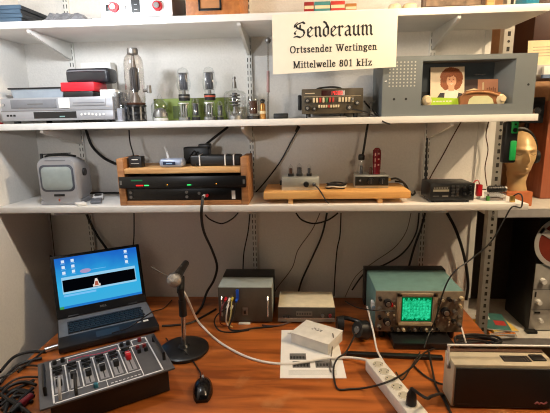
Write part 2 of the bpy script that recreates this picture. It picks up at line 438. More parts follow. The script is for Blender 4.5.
for x in (-.1, .1):
    for y in (.03, .17): MB().cyl((x, y, 0.0003), (x, y, .0105), .007, .008, 12).build('foot', WHITEP, t)
# wooden file box
t = thing('wooden_box', 'orange-brown wooden card file box with dark metal label frame', 'box', (-.302, 1.575, S1 + .0005))
MB().bb(-.096, .096, 0, .27, 0, .14, 0, .004).build('case', wood('filebox_wood', (150, 88, 40), (184, 116, 58), .5, 30, 4, 30), t)
b = MB()
for d_ in ((-.050, .032, .018, .026), (-.050, .032, .060, .066), (-.050, -.043, .018, .066), (.025, .032, .018, .066)): b.bb(d_[0], d_[1], -.004, 0, d_[2], d_[3], 0, .001)
b.build('label_frame', BLACKM, t)
MB().bb(-.043, .025, -.0012, -.0002, .026, .060).build('label_card', mat('old_card', (176, 122, 78), .8), t)
# small coloured books behind the sign
cb = [((.020, .058), (150, 36, 34), 'dark red'), ((.058, .118), (70, 132, 128), 'teal'), ((.118, .172), (196, 60, 50), 'bright red'), ((.172, .215), (176, 116, 60), 'orange-brown')]
for (x0, x1), c, n in cb:
    h = .062 if n != 'orange-brown' else .052
    b = MB(); b.bb(x0 - .115 + .0008, x1 - .115 - .0008, 0, .1, 0, h, 0, .002); b.bb(x0 - .113, x1 - .117, -.0006, .0004, h * .60, h * .78, 1)
    tag(b.build('small_carton', [mat('carton_' + n, c, .5), CREAM], None, (.115, 1.68, S1 + .0005)), '%s little carton standing behind the paper sign' % n, 'carton', 'little cartons behind the sign')
for x, l, r_ in ((.332, 'left of two', .021), (.383, 'right of two', .024)):
    tag(MB().lathe((0, 0, 0), [(0, 0), (r_ * .9, 0), (r_, .004), (r_, .014), (r_ * .8, .019), (0, .020)], 20).build('jar_lid', CREAM, None, (x, 1.585, S1 + .0004)), 'cream round lid lying beside the sign, %s' % l, 'lid', 'cream lids')
t = thing('picture_frame', 'dark wooden framed picture leaning at the right of the top shelf', 'picture frame', (.545, 1.60, S1 + .001))
b = MB()
for d_ in ((-.115, .10, 0, .014), (-.115, .10, .142, .156), (-.115, -.101, 0, .156), (.086, .10, 0, .156)): b.bb(d_[0], d_[1], 0, .018, d_[2], d_[3], 0, .002)
b.build('frame', mat('dark_frame_wood', (78, 56, 40), .5), t)
MB().bb(-.101, .086, .006, .012, .014, .142).build('print', mat('print_brown', (118, 96, 76), .6, var=.5, scale=40), t)
tag(MB().bb(-.013, .013, 0, .12, 0, .15, 0, .002).build('wooden_block', PINE, None, (.662, 1.60, S1 + .0005)), 'pale upright wooden block beside the framed picture', 'block')

# ================================================================== MIDDLE SHELF
# combined video recorder
t = thing('video_recorder', 'wide silver video and disc recorder on the left of the middle shelf', 'video recorder', (-.905, 1.562, S2))
MB().bb(-.215, .215, .012, .27, .009, .092, 0, .003).build('housing', SILVERD, t)
b = MB(); b.bb(-.216, .216, 0, .012, .046, .094, 0, .003); b.bb(-.216, .216, -.004, .012, .010, .047, 0, .003)
b.bb(-.09, .075, -.0046, -.003, .018, .042, 1); b.bb(-.216, .216, -.0045, -.002, .0455, .0475, 2)
b.bb(.010, .030, -.0052, -.0035, .022, .026, 4)
for k in range(3): b.bb(-.196 + k * .013, -.187 + k * .013, -.0046, -.003, .027, .034, 1)
for k in range(7): b.cyl((.095 + k * .014, -.003, .030 + .002 * math.sin(k)), (.095 + k * .014, -.006, .030 + .002 * math.sin(k)), .0045, .004, 10, 3)
FP = b.build('front_panel', [SILVER, BLACK, STEELD, WHITEP, mat('display_grey', (120, 160, 160), .4, emit=.15)], t)
b = MB(); b.bb(-.176, .0, -.003, .002, .056, .088, 0, .0015); b.bb(-.11, -.05, -.0034, -.0029, .069, .073, 1); b.build('cassette_flap', [SILVERD, INKG], FP)
b = MB(); b.bb(.062, .190, -.003, .002, .062, .088, 0, .0015); b.bb(.066, .186, -.0034, -.0026, .070, .074, 1); b.build('disc_tray', [SILVER, SILVERD], FP)
MB().bb(.010, .052, -.004, .001, .054, .090, 0, .002).build('button_block', WHITEP, FP)
b = MB(); b.cyl((-.205, -.001, .07), (-.205, -.006, .07), .006, .006, 12); b.build('power_button', STEEL, FP)
for x in (-.18, .18):
    for y in (.03, .24): MB().cyl((x, y, .0003), (x, y, .0105), .012, .012, 14).build('foot', BLACK, t)
VT = S2 + .0945
tag(MB().bb(-.018, .018, 0, .03, 0, .006, 0, .002).build('red_plug', REDC, None, (-1.16, 1.562, S2 + .0005)), 'small red plug lying at the left end of middle shelf', 'plug')
# smoked tray
t = thing('plastic_tray', 'smoky clear plastic tray with black rim on the video recorder', 'tray', (-1.035, 1.66, VT - .001))
b = MB()
CT = mat('smoke_plastic', (158, 168, 178), .25, var=.06)
b.prism([(-.098, 0, 0), (.10, 0, 0), (.112, 0, .04), (-.106, 0, .04)], (0, .12, 0)); b.build('tub', CT, t)
b = MB(); b.bb(-.116, .122, -.006, .126, .0395, .0455, 0, .002); b.prism([(.10, -.006, .040), (.165, -.006, .018), (.165, -.006, .012), (.10, -.006, .030)], (0, .13, 0)); b.build('rim', BLACK, t)
# black base box, red box, black pouch, white carton
tag(MB().bb(-.058, .058, 0, .10, 0, .022, 0, .003).build('black_box_or_shade', BLACK, None, (-.838, 1.60, VT)), 'low black box on the recorder under the red box', 'box')
tag(MB().bb(-.065, .065, 0, .11, 0, .033, 0, .002).build('red_box', mat('red_card', (206, 18, 40), .45), None, (-.838, 1.602, VT + .0225)), 'bright red flat box on top of a low black box', 'box')
t = thing('zip_case', 'shiny black zip case lying on top of the red box', 'case', (-.826, 1.660, VT + .056), R(-3))
b = MB(); b.box((0, .04, .029), (.180, .08, .056), 0, .014, None, 3); b.build('body', mat('black_vinyl', (40, 40, 44), .25), t)
b = MB(); b.tube([(-.080, -.001, .046), (0, -.002, .047), (.080, -.001, .045)], .003); b.build('zip', SILVERD, t)
tag(MB().bb(-.070, .058, 0, .05, 0, .150, 0, .002).build('white_carton', WHITEP, None, (-.842, 1.79, VT)), 'plain white carton standing upright behind the black zip case', 'carton')
tag(MB().bb(-.03, .03, 0, .06, 0, .026, 0, .002).build('white_pack', WHITEP, None, (-.722, 1.60, VT)), 'small white pack on the right end of the recorder', 'pack')
# clear plastic box
t = thing('clear_box', 'frosted clear plastic box between the recorder and the big tube', 'box', (-.6755, 1.60, S2 + .0004))
CL = glass('frosted_plastic', (.86, .88, .92), .25, .6)
MB().bb(-.0135, .0150, -.03, .06, 0, .108, 0, .002).build('shell', CL, t)
MB().bb(-.009, .010, -.02, .08, .002, .05, 0, .002).build('contents', mat('pale_contents', (206, 206, 214), .6), t)


def tube_pins(b, r, z0, n=6, m=0, l=.012):
    for k in range(n): b.cyl((r * math.cos(k * 6.283 / n), r * math.sin(k * 6.283 / n), z0), (r * math.cos(k * 6.283 / n), r * math.sin(k * 6.283 / n), z0 + l), .0012, None, 6, m)


# big transmitting tube
t = thing('transmitting_tube', 'tall transmitting tube with metal cap and long glass body, tallest on middle shelf', 'vacuum tube', (-.628, 1.63, S2 + .0004), rot=(0, R(.8), 0))
b = MB(); b.lathe((0, 0, 0), [(0, 0), (.036, 0), (.036, .010), (.028, .014), (.028, .022), (.036, .026), (.036, .036), (.028, .040), (.030, .050), (.038, .056), (.038, .062), (0, .062)], 24)
for k in range(8): b.box((.034 * math.cos(k * .785), .034 * math.sin(k * .785), .03), (.006, .006, .05), 1, 0, Matrix.Rotation(k * .785, 4, 'Z'))
b.build('socket', [BLACK, STEELD], t)
MB().lathe((0, 0, 0), [(.0, .063), (.034, .063), (.036, .070), (.0, .070)], 24).build('base_collar', BROWNA, t)
MB().lathe((0, 0, 0), [(.034, .070), (.0365, .080), (.0365, .12), (.036, .210), (.034, .226), (.029, .238), (.022, .245), (.020, .250)], 28).build('glass_envelope', GLASSS, t)
MB().lathe((0, 0, 0), [(.0, .246), (.019, .246), (.020, .250), (.020, .264), (.018, .269), (0, .270)], 24).build('top_cap', STEELD, t)
b = MB(); b.lathe((0, 0, 0), [(0, .110), (.010, .110), (.014, .118), (.014, .194), (.010, .200), (0, .200)], 18)
for k in range(4): b.box((.015 * math.cos(k * 1.571), .015 * math.sin(k * 1.571), .155), (.008, .002, .075), 0, 0, Matrix.Rotation(k * 1.571, 4, 'Z'))
b.build('anode', ANODE, t)
b = MB(); b.lathe((0, 0, 0), [(0, .200), (.009, .201), (.006, .226), (.004, .248)], 14); b.cyl((0, 0, .07), (0, 0, .10), .024, .012, 14); b.cyl((0, 0, .10), (0, 0, .11), .010, .008, 14); b.build('electrode_support', mat('tube_mica', (120, 114, 110), .4, .3), t)
b = MB(); b.cyl((.033, 0, .115), (.056, -.004, .118), .006, .007, 14); b.cyl((.056, -.004, .106), (.056, -.004, .134), .009, .008, 14); b.build('side_terminal', STEELD, t)
# small bell-shaped tube
t = thing('measuring_tube', 'squat clear tube with grey metal dome and pointed top', 'vacuum tube', (-.543, 1.655, S2 + .0004))
MB().lathe((0, 0, 0), [(.030, .0), (.034, .02), (.034, .055), (.030, .068), (.012, .082), (.005, .100), (0, .106)], 24).build('glass_envelope', GLASS, t)
b = MB(); b.lathe((0, 0, 0), [(.029, .016), (.028, .028), (.020, .044), (.008, .050), (0, .050)], 20); b.build('metal_dome', STEELD, t)
b = MB(); b.lathe((0, 0, 0), [(0, 0.0005), (.028, .0005), (.028, .012), (0, .012)], 20); b.build('base', mat('pale_base', (196, 194, 190), .5), t)
# green card box behind
t = thing('green_box', 'long olive-green cardboard box standing behind the row of tubes', 'box', (-.428, 1.725, S2 + .0004))
b = MB(); b.bb(-.163, .163, 0, .07, 0, .088, 0, .002)
for x in (-.085, .042): b.bb(x, x + .036, -.0006, .0004, .008, .058, 1)
b.build('carton', [mat('olive_card', (122, 138, 58), .6), mat('olive_dark', (78, 90, 38), .6)], t)
# tubes standing on tubes
for x, ring, lab in ((-.447, STEELD, 'coke-bottle shaped tube with dark anode and grey base ring, left of the upper pair'),
                     (-.346, mat('ring_red', (206, 92, 72), .5), 'coke-bottle shaped tube with red and white base ring, right of upper pair')):
    if 'red' in lab:
        zb = S2 + .0004
    l = thing('glass_tube', ('clear straight glass tube holding up the tube with grey ring' if 'grey' in lab else 'clear straight glass tube holding up the tube with red ring'), 'vacuum tube', (x - .004, 1.665, S2 + .0004))
    MB().lathe((0, 0, 0), [(.023, .0), (.024, .005), (.024, .064), (.018, .074), (.0, .0745)], 20).build('glass_envelope', GLASS, l)
    b = MB()
    for dx in (-.009, 0, .009): b.box((dx, 0, .038), (.006, .012, .05), 0, .001)
    b.cyl((0, 0, .064), (0, 0, .067), .020, None, 16, 1); b.build('electrodes', [STEELD, WHITEP], l)
    MB().lathe((0, 0, 0), [(0, .0003), (.022, .0003), (.022, .012), (0, .012)], 18).build('base', mat('grey_base', (120, 120, 118), .5), l)
    t = thing('power_tube', lab, 'vacuum tube', (x, 1.665, S2 + .0755))
    MB().lathe((0, 0, 0), [(0, .0), (.021, .0), (.022, .010), (.018, .012), (.018, .016), (.022, .018), (.022, .024), (0, .024)], 20).build('base', BLACK, t)
    MB().lathe((0, 0, 0), [(.0215, .0115), (.0226, .0125), (.0226, .0165), (.0215, .0175)], 20).build('base_ring', ring, t)
    MB().lathe((0, 0, 0), [(.019, .024), (.021, .036), (.027, .054), (.029, .066), (.024, .082), (.022, .106), (.016, .120), (0, .125)], 22).build('glass_envelope', GLASS, t)
    b = MB(); b.box((0, 0, .072), (.030, .016, .060), 0, .003)
    for dx in (-.008, 0, .008): b.box((dx, -.009, .072), (.002, .003, .058), 0)
    b.box((0, 0, .104), (.036, .020, .002), 1); b.box((0, 0, .040), (.032, .018, .002), 1)
    b.cyl((0, 0, .026), (0, 0, .040), .007, .006, 10, 1); b.build('anode', [ANODE, STEELD], t)


def small_tube(x, y, z, h, r, lab, anode=ANODE, grp=None, tip=True):
    t = thing('receiving_tube', lab, 'vacuum tube', (x, y, z), group=grp)
    MB().lathe((0, 0, 0), [(r * .96, .004), (r, .008), (r, h * .78), (r * .75, h * .92), (r * .25, h * .97), (0, h)], 18).build('glass_envelope', GLASS, t)
    b = MB(); b.cyl((0, 0, h * .22), (0, 0, h * .72), r * .62, None, 14); b.cyl((0, 0, h * .74), (0, 0, h * .76), r * .8, None, 14, 1); b.cyl((0, 0, h * .18), (0, 0, h * .20), r * .8, None, 14, 1); b.build('anode', [anode, STEELD], t)
    MB().lathe((0, 0, 0), [(0, 0), (r * 1.02, 0), (r * 1.02, h * .14), (0, h * .14)], 18).build('base', BLACK, t)
    return t


small_tube(-.402, 1.655, S2 + .0004, .086, .016, 'slim receiving tube between the two stacked tube pairs')
small_tube(-.307, 1.655, S2 + .0004, .072, .013, 'slimmest receiving tube right of the tube with red ring')
# big round tube with coil
t = thing('globe_tube', 'wide round glass transmitting tube with top terminal and coiled electrode', 'vacuum tube', (-.247, 1.655, S2 + .0004))
MB().lathe((0, 0, 0), [(.030, .004), (.034, .012), (.042, .035), (.044, .070), (.043, .096), (.034, .106), (.014, .110), (.008, .122)], 28).build('glass_envelope', GLASS, t)
b = MB(); b.cyl((0, 0, .118), (0, 0, .140), .008, .007, 14); b.cyl((0, 0, .140), (0, 0, .152), .0055, .004, 12); b.cyl((0, 0, .152), (0, 0, .160), .007, .005, 12); b.build('top_terminal', STEELD, t)
b = MB(); b.cyl((0, 0, .05), (0, 0, .100), .011, .010, 14)
for k in range(4): b.lathe((0, 0, 0), [(.012, .052 + k * .012), (.021, .054 + k * .012), (.021, .057 + k * .012), (.012, .058 + k * .012)], 16, 1)
b.build('electrode_coil', [ANODE, STEELD], t)
b = MB(); b.lathe((0, 0, 0), [(0, 0), (.028, 0), (.026, .014), (.012, .022), (.009, .05), (0, .05)], 20); tube_pins(b, .024, 0, 6, 0, .03); b.build('base', STEELD, t)
# brown tube and little one
t = small_tube(-.177, 1.655, S2 + .0004, .094, .024, 'round tube with rusty brown anode beside the wide glass tube', BROWNA)
t = thing('brass_tube', 'small brass banded tube at the right end of tube row', 'vacuum tube', (-.140, 1.645, S2 + .0004))
MB().lathe((0, 0, 0), [(0, 0), (.012, 0), (.012, .020), (.011, .024), (.011, .052), (.006, .060), (0, .060)], 16).build('body', mat('brass_old', (168, 120, 62), .35, .7), t)
MB().lathe((0, 0, 0), [(.006, .060), (.009, .064), (.009, .072), (0, .076)], 14).build('cap', BLACK, t)
MB().lathe((0, 0, 0), [(.0122, .020), (.0126, .022), (.0126, .028), (.0112, .030)], 16).build('band', CREAM, t)
# tall glass rod
t = thing('glass_rod', 'thin tall glass rod with ringed top leaning on the wall rail', 'glass rod', (-.121, 1.66, S2 + .0004))
MB().cyl((0, 0, .0), (.004, .03, .285), .0045, .004, 10).build('rod', glass('rod_glass', (.80, .78, .76), .2, .6), t)
MB().cyl((.0014, .0105, .10), (.0025, .019, .18), .006, .006, 12).build('sleeve', mat('pink_sleeve', (176, 140, 136), .5), t)
MB().lathe((.0042, .031, .292), [(.006, -.010), (.011, -.004), (.011, .004), (.006, .010), (0, .010)], 14).build('cap', STEELD, t)
tag(MB().bb(-.030, .026, 0, .05, 0, .020, 0, .003).build('black_box_or_shade', BLACK, None, (-.070, 1.66, S2 + .0004)), 'small flat black box between glass rod and frequency counter', 'box')
# frequency counter
t = thing('frequency_counter', 'brown-black frequency counter with red digits and rows of keys', 'frequency counter', (.122, 1.605, S2))
MB().bb(-.112, .112, .006, .22, .016, .104, 0, .004).build('case', mat('counter_case', (36, 32, 30), .5), t)
KH = mat('counter_face', (84, 72, 52), .5); b = MB()
b.bb(-.1125, .1125, 0, .006, .015, .105, 0, .002); b.bb(-.04, .045, -.001, .001, .080, .099, 1); b.bb(-.105, .105, -.0006, .0004, .077, .078, 2)
b.bb(-.100, -.065, -.0007, .0004, .088, .091, 2)
FP = b.build('front_panel', [KH, mat('counter_window', (50, 6, 6), .15, emit=.35), CREAM], t)
b = MB()
SEG = {'1': 'bc', '4': 'fgbc', '8': 'abcdefg', '0': 'abcdef'}
for k, ch in enumerate('14008'):
    x = -.006 + k * .0092; z = .083; hw, hh = .0052, .0062
    for s in SEG[ch]:
        x0, x1, z0, z1 = {'a': (0, hw, 2 * hh - .001, 2 * hh), 'b': (hw - .001, hw, hh, 2 * hh), 'c': (hw - .001, hw, 0, hh), 'd': (0, hw, 0, .001), 'e': (0, .001, 0, hh), 'f': (0, .001, hh, 2 * hh), 'g': (0, hw, hh - .0005, hh + .0005)}[s]
        b.bb(x + x0, x + x1, -.0017, -.0009, z + z0, z + z1)
b.build('digits', LEDR, FP)
kc = [CREAM, mat('key_red', (190, 60, 48), .5), mat('key_green', (70, 120, 70), .5)]
for k in range(13):
    if k == 7: continue
    x = -.068 + k * .0118
    ki = [0, 0, 1, 0, 2, 1, 1, 0, 0, 0, 0, 0, 0][k]
    MB().bb(x - .0038, x + .0038, -.009, 0, .056, .073, 0, .0015).build('key', kc[ki], FP)
for k in range(9):
    x = -.048 + k * .0088
    MB().bb(x - .0032, x + .0032, -.007, 0, .037, .047, 0, .001).build('key', kc[1 if k in (4,) else 0], FP)
for x, z, r_ in ((-.092, .063, .010), (-.092, .036, .010), (-.066, .034, .008), (.062, .036, .010), (.090, .052, .009), (.074, .066, .007)):
    b = MB(); b.cyl((x, 0, z), (x, -.014, z), r_, r_ * .85, 16); b.cyl((x, -.014, z), (x, -.0145, z), r_ * .5, None, 12, 1); b.build('knob', [BLACK, STEELD], FP)
for x in (-.088, .04, .088): MB().cyl((x, .02, .0003), (x, .02, .016), .009, .009, 12).build('foot', BLACK, t)
b = MB(); b.bb(-.127, -.113, .03, .06, .030, .086, 0, .004); b.build('side_bracket', BLACK, t)
b = MB(); b.tube([(-.06, .10, .103), (-.045, .10, .113), (0, .10, .117), (.035, .10, .113), (.05, .10, .103)], .0035); b.build('carry_handle', BLACK, t)
tag(MB().bb(-.07, .07, 0, .03, 0, .004, 0, .001).build('metal_strip', STEELD, None, (.10, 1.5575, S2 + .0004)), 'flat grey metal strip in front of the frequency counter', 'strip')
cable('black test lead from the counter drooping over the middle shelf edge', [at(352, 109, 1.59), at(366, 112, 1.585), at(374, 117, 1.575) + Vector((0, 0, .004)), at(384, 122, 1.548), at(390, 124, 1.548)], .0028)
cable('second black lead beside the counter ending near the console', [at(364, 101, 1.70), at(371, 109, 1.67), at(378, 116, 1.60), at(380, 118, 1.585)], .0032)
t = thing('cable_clip', 'grey cable clip lying between counter and grey console', 'clip', (.278, 1.64, S2 + .0004))
MB().bb(-.012, .012, 0, .03, 0, .02, 0, .003).build('body', STEELD, t); MB().tube([(-.004, .004, .018), (-.01, .0, .05), (.004, .006, .06)], .003).build('jaw', STEELD, t)

# grey console with recess
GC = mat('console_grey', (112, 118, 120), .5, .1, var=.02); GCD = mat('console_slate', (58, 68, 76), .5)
t = thing('console', 'grey metal console with speaker holes and a deep recess', 'console', (.56, 1.566, S2 + .0005))
x0, x1, H_ = -.264, .262, .205
rx0, rx1, rz0, rz1 = -.127, .190, .036, .188
b = MB()
b.bb(x0, rx0, 0, .004, 0, H_); b.bb(rx1, x1, 0, .004, 0, H_); b.bb(rx0, rx1, 0, .004, 0, rz0); b.bb(rx0, rx1, 0, .004, rz1, H_)
for i in range(8):
    for j in range(8): b.cyl((-.240 + i * .0125, -.0003, .105 + j * .0115), (-.240 + i * .0125, .001, .105 + j * .0115), .003, None, 8, 3)
for x, z in ((-.222, .060), (-.180, .060)): b.cyl((x, -.0004, z), (x, .001, z), .0045, None, 12, 1)
b.cyl((-.252, -.002, .122), (-.252, 0, .122), .003, None, 10, 2); b.cyl((.238, -.0004, .10), (.238, .001, .10), .004, None, 10, 1)
b.build('face', [GC, mat('hole_dark', (28, 30, 30), .8), STEEL, mat('grille_stud', (186, 186, 178), .5)], t)
b = MB(); b.bb(x0, x0 + .004, .004, .20, 0, H_); b.bb(x1 - .004, x1, .004, .20, 0, H_); b.bb(x0, x1, .004, .20, H_ - .003, H_); b.bb(x0, x1, .004, .20, 0, .003); b.bb(x0, x1, .197, .20, 0, H_); b.build('housing', GC, t)
b = MB()
d = .085
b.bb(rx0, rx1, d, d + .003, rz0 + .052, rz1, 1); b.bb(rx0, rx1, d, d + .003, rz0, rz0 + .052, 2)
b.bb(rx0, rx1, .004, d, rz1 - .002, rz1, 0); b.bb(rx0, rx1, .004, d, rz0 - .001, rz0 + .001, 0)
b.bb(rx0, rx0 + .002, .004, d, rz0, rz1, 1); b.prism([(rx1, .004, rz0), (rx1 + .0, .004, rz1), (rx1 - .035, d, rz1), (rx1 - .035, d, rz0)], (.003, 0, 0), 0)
b.bb(.085, .125, d - .004, d, .143, .147, 3)
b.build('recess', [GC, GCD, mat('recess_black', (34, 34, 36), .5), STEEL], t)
zr = S2 + .0005 + rz0 + .001
# portrait print leaning in the recess
PR = [mat('print_backdrop', (228, 208, 180), .5), mat('print_skin', (222, 164, 128), .5), mat('print_hair', (140, 74, 34), .5, var=.3, scale=200), mat('print_lime', (170, 205, 40), .5), mat('print_navy', (40, 36, 44), .5), mat('print_white', (236, 226, 210), .5), mat('print_shade', (120, 60, 44), .5)]
t = thing('portrait_card', 'portrait card of a curly haired person in the console recess', 'photo card', (.538, 1.604, zr), rot=(R(-9), 0, 0))
b = MB(); b.M = Matrix.Diagonal((1.16, 1, 1.10, 1)); b.box((0, .0006, .062), (.104, .0012, .124), 0)
def disc(b, x, z, rx_, rz_, y, m, n=20): b.poly([(x + rx_ * math.cos(k * 6.2832 / n), y, z + rz_ * math.sin(k * 6.2832 / n)) for k in range(n)], m)
rn = random.Random(5)
for k in range(26):
    a = k * .2417
    disc(b, .012 + .024 * math.cos(a), .086 + .026 * math.sin(a) - (.006 if math.sin(a) < 0 else 0), .010 + rn.uniform(0, .003), .010 + rn.uniform(0, .003), -.0002 - k * .000004, 2, 10)
disc(b, .012, .088, .022, .025, -.0004, 2)
b.poly([(-.026, -.0005, .020), (.044, -.0005, .020), (.038, -.0005, .042), (.018, -.0005, .052), (.004, -.0005, .052), (-.020, -.0005, .042)], 5)
b.poly([(-.034, -.0006, .020), (-.010, -.0006, .020), (-.008, -.0006, .040), (-.022, -.0006, .040)], 4); b.poly([(.030, -.0006, .020), (.050, -.0006, .020), (.046, -.0006, .036), (.034, -.0006, .040)], 4)
b.poly([(.003, -.0006, .046), (.021, -.0006, .046), (.021, -.0006, .066), (.003, -.0006, .066)], 1)
disc(b, .012, .078, .015, .020, -.0007, 1)
for dx in (-.006, .006): disc(b, .012 + dx, .083, .0022, .0014, -.0009, 6, 10); b.poly([(.012 + dx - .004, -.0009, .087), (.012 + dx + .004, -.0009, .087), (.012 + dx, -.0009, .0885)], 6)
b.poly([(.005, -.0009, .070), (.012, -.0009, .066), (.019, -.0009, .070), (.012, -.0009, .0688)], 5); disc(b, .012, .0765, .0015, .001, -.0009, 6, 8)
for k in range(7): disc(b, -.006 + k * .006, .099 + .004 * math.sin(k * 2), .006, .006, -.0008 - k * .00001, 2, 10)
b.poly([(-.052, -.0010, .001), (.052, -.0010, .001), (.052, -.0010, .020), (-.052, -.0010, .026)], 3)
for k in range(6): b.poly([(-.044 + k * .010, -.0011, .010), (-.037 + k * .010, -.0011, .010), (-.037 + k * .010, -.0011, .014), (-.044 + k * .010, -.0011, .014)], 5)
b.build('print', PR, t, smooth=False)
t = thing('postcard', 'postcard half dark half pinkish behind the little brown model radio', 'photo card', (.657, 1.619, zr), rot=(R(-8), 0, 0))
b = MB(); b.box((0, .0006, .045), (.132, .0012, .090), 0); b.poly([(-.066, -.0003, .036), (-.006, -.0003, .036), (-.006, -.0003, .090), (-.066, -.0003, .090)], 1)
b.poly([(.010, -.0003, .045), (.016, -.0003, .045), (.016, -.0003, .080), (.010, -.0003, .078)], 2); b.poly([(-.050, -.0005, .050), (-.02, -.0005, .058), (.0, -.0005, .054), (-.02, -.0005, .052)], 2)
for k in range(5): b.poly([(.026 + k * .007, -.0004, .036), (.030 + k * .007, -.0004, .036), (.030 + k * .007, -.0004, .058 + .006 * (k % 2)), (.026 + k * .007, -.0004, .058)], 3)
b.build('print', [mat('pc_pink', (196, 138, 108), .5), mat('pc_dark', (62, 46, 44), .5), CREAM, mat('pc_brown', (132, 82, 58), .5)], t, smooth=False)
t = thing('model_radio', 'small brown arched model with pale front standing before the postcard', 'model', (.648, 1.586, zr))
b = MB(); prof = [(-.070, 0), (-.072, .026), (-.060, .034), (-.046, .048), (.030, .050), (.048, .042), (.068, .040), (.070, 0)]
b.prism([(x, 0, z) for x, z in prof], (0, .022, 0)); b.build('body', mat('model_brown', (142, 92, 56), .5, var=.2), t)
b = MB(); b.prism([(x, -.002, z) for x, z in [(-.044, .001), (-.040, .018), (-.026, .029), (.024, .029), (.040, .018), (.046, .001)]], (0, .002, 0)); b.build('front_plate', mat('model_cream', (206, 204, 160), .5), t)
b = MB(); b.tube([(-.054, -.001, .039), (-.02, -.002, .043), (.02, -.002, .041), (.062, -.001, .030)], .004); b.build('trim_strip', mat('model_tan', (176, 124, 80), .5), t)
for x, y, lab in ((.4575, 1.583, 'cream bulbous knob at the left end of console recess'), (.719, 1.592, 'cream bulbous knob at the right end of console recess')):
    t = thing('knob_figure', lab, 'knob', (x, y, zr))
    MB().lathe((0, 0, 0), [(0, 0), (.013, 0), (.016, .006), (.018, .016), (.014, .028), (.008, .034), (0, .035)], 20).build('body', CREAM, t)
    MB().cyl((0, -.018, .018), (0, -.024, .018), .012, .010, 16).build('front_cap', CREAM, t)
# ================================================================== LOWEST SHELF
# small television
t = thing('television', 'small silver portable tube television on the lowest shelf', 'television', (-.952, 1.585, S3 + .0005), R(3))
b = MB(); rings = []
def rrect(w_, h_, r_, cz, y, n=5):
    out = []
    for (sx, sz, a0) in ((1, 1, 0), (-1, 1, 90), (-1, -1, 180), (1, -1, 270)):
        for k in range(n + 1):
            a = R(a0 + 90 * k / n); out.append((sx * (w_ / 2 - r_) + r_ * math.cos(a), y, cz + sz * (h_ / 2 - r_) + r_ * math.sin(a)))
    return out
def loft(b, secs, m=0, cap=True):
    rs = [[b.bm.verts.new(b.M @ Vector(p)) for p in s] for s in secs]
    for A, B in zip(rs, rs[1:]):
        n = len(A)
        for k in range(n): f = b.bm.faces.new((A[k], A[(k + 1) % n], B[(k + 1) % n], B[k])); f.material_index = m
    if cap:
        for r_ in (rs[0], rs[-1]): f = b.bm.faces.new(r_); f.material_index = m
loft(b, [rrect(.146, .165, .028, .100, .0), rrect(.158, .186, .034, .0945, .010), rrect(.162, .188, .036, .095, .03), rrect(.154, .182, .036, .093, .09), rrect(.13, .14, .03, .085, .15), rrect(.09, .10, .02, .08, .19)])
b.bb(-.080, .080, .004, .10, .0005, .02, 0, .004)
b.build('cabinet', [SILVER], t)
b = MB(); loft(b, [rrect(.134, .106, .020, .108, -.001), rrect(.126, .098, .018, .108, -.003)]); b.build('screen_surround', mat('tv_surround', (70, 74, 84), .4), t)
b = MB(); loft(b, [rrect(.120, .092, .018, .108, -.0028), rrect(.100, .074, .016, .108, -.0065), rrect(.06, .04, .012, .108, -.0085)]); b.build('screen', mat('tv_glass', (150, 160, 158), .12), t)
b = MB(); b.bb(-.020, .022, -.0025, .004, .036, .045, 0, .001); b.build('control_recess', BLACK, t)
b = MB(); b.lathe((.0, -.004, .016), [(0, 0), (.003, .001), (.003, .010), (0, .012)], 10); b.build('red_jack', mat('jack_copper', (176, 86, 60), .4), t)
b = MB(); b.tube([(-.07, .06, .186), (-.05, .06, .194), (.02, .06, .194), (.055, .06, .188)], .0045); b.build('handle', BLACK, t)
b = MB(); b.cyl((-.078, .05, .180), (-.078, .05, .202), .006, .006, 10); b.cyl((-.078, .05, .199), (.04, .05, .202), .0022, None, 8); b.build('antenna', BLACK, t)
b = MB(); b.cyl((.074, .06, .125), (.086, .06, .125), .016, .015, 16); b.build('tuning_knob', BLACK, t)
b = MB(); b.bb(-.04, .04, -.0015, .001, .176, .180); b.build('vent_line', SILVERD, t)
# handset lying
t = thing('cordless_handset', 'grey and white folding handset lying flat beside the small television', 'handset', (-.835, 1.645, S3 + .0005), R(24))
b = MB(); b.box((0, 0, .006), (.042, .085, .011), 0, .004); b.build('lower_half', SILVERD, t)
b = MB(); b.box((.006, .080, .010), (.042, .080, .012), 0, .004); b.box((.006, .08, .0165), (.028, .05, .001), 1); b.build('upper_half', [WHITEP, BLACK], t)
tag(MB().box((0, 0, .006), (.036, .05, .011), 0, .003).build('white_remote', WHITEP, None, (-.868, 1.583, S3 + .0005), R(40)), 'small white plastic piece beside the front of television', 'plastic piece')
# wooden rack case
t = thing('rack_case', 'open wooden rack case holding two black rack units', 'rack case', (-.4475, 1.565, S3 + .0005))
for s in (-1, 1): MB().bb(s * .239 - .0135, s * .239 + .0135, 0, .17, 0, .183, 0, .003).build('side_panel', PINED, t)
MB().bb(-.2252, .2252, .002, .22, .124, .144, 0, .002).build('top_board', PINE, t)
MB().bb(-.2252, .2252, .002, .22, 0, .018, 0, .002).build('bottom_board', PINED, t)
t2 = thing('rack_unit', 'black rack unit with wide faceplate and coloured lights, upper in wooden case', 'rack unit', (-.447, 1.553, S3 + .0005))
MB().bb(-.215, .215, .013, .22, .073, .112, 0, .001).build('chassis', BLACKM, t2)
b = MB(); b.bb(-.245, .245, 0, .009, .070, .114, 0, .001)
for s in (-1, 1): b.bb(s * .237 - .004, s * .237 + .004, -.0006, .001, .084, .100, 1)
b.build('faceplate', [BLACKM, STEELD], t2)
b = MB(); b.bb(-.196, -.152, -.0008, .0004, .098, .103); b.bb(.020, .034, -.0008, .0004, .080, .083, 1); b.bb(.034, .040, -.0008, .0004, .080, .083, 0); b.build('green_lights', [mat('led_dim_green', (20, 110, 70), .4, emit=.25), LEDG], t2)
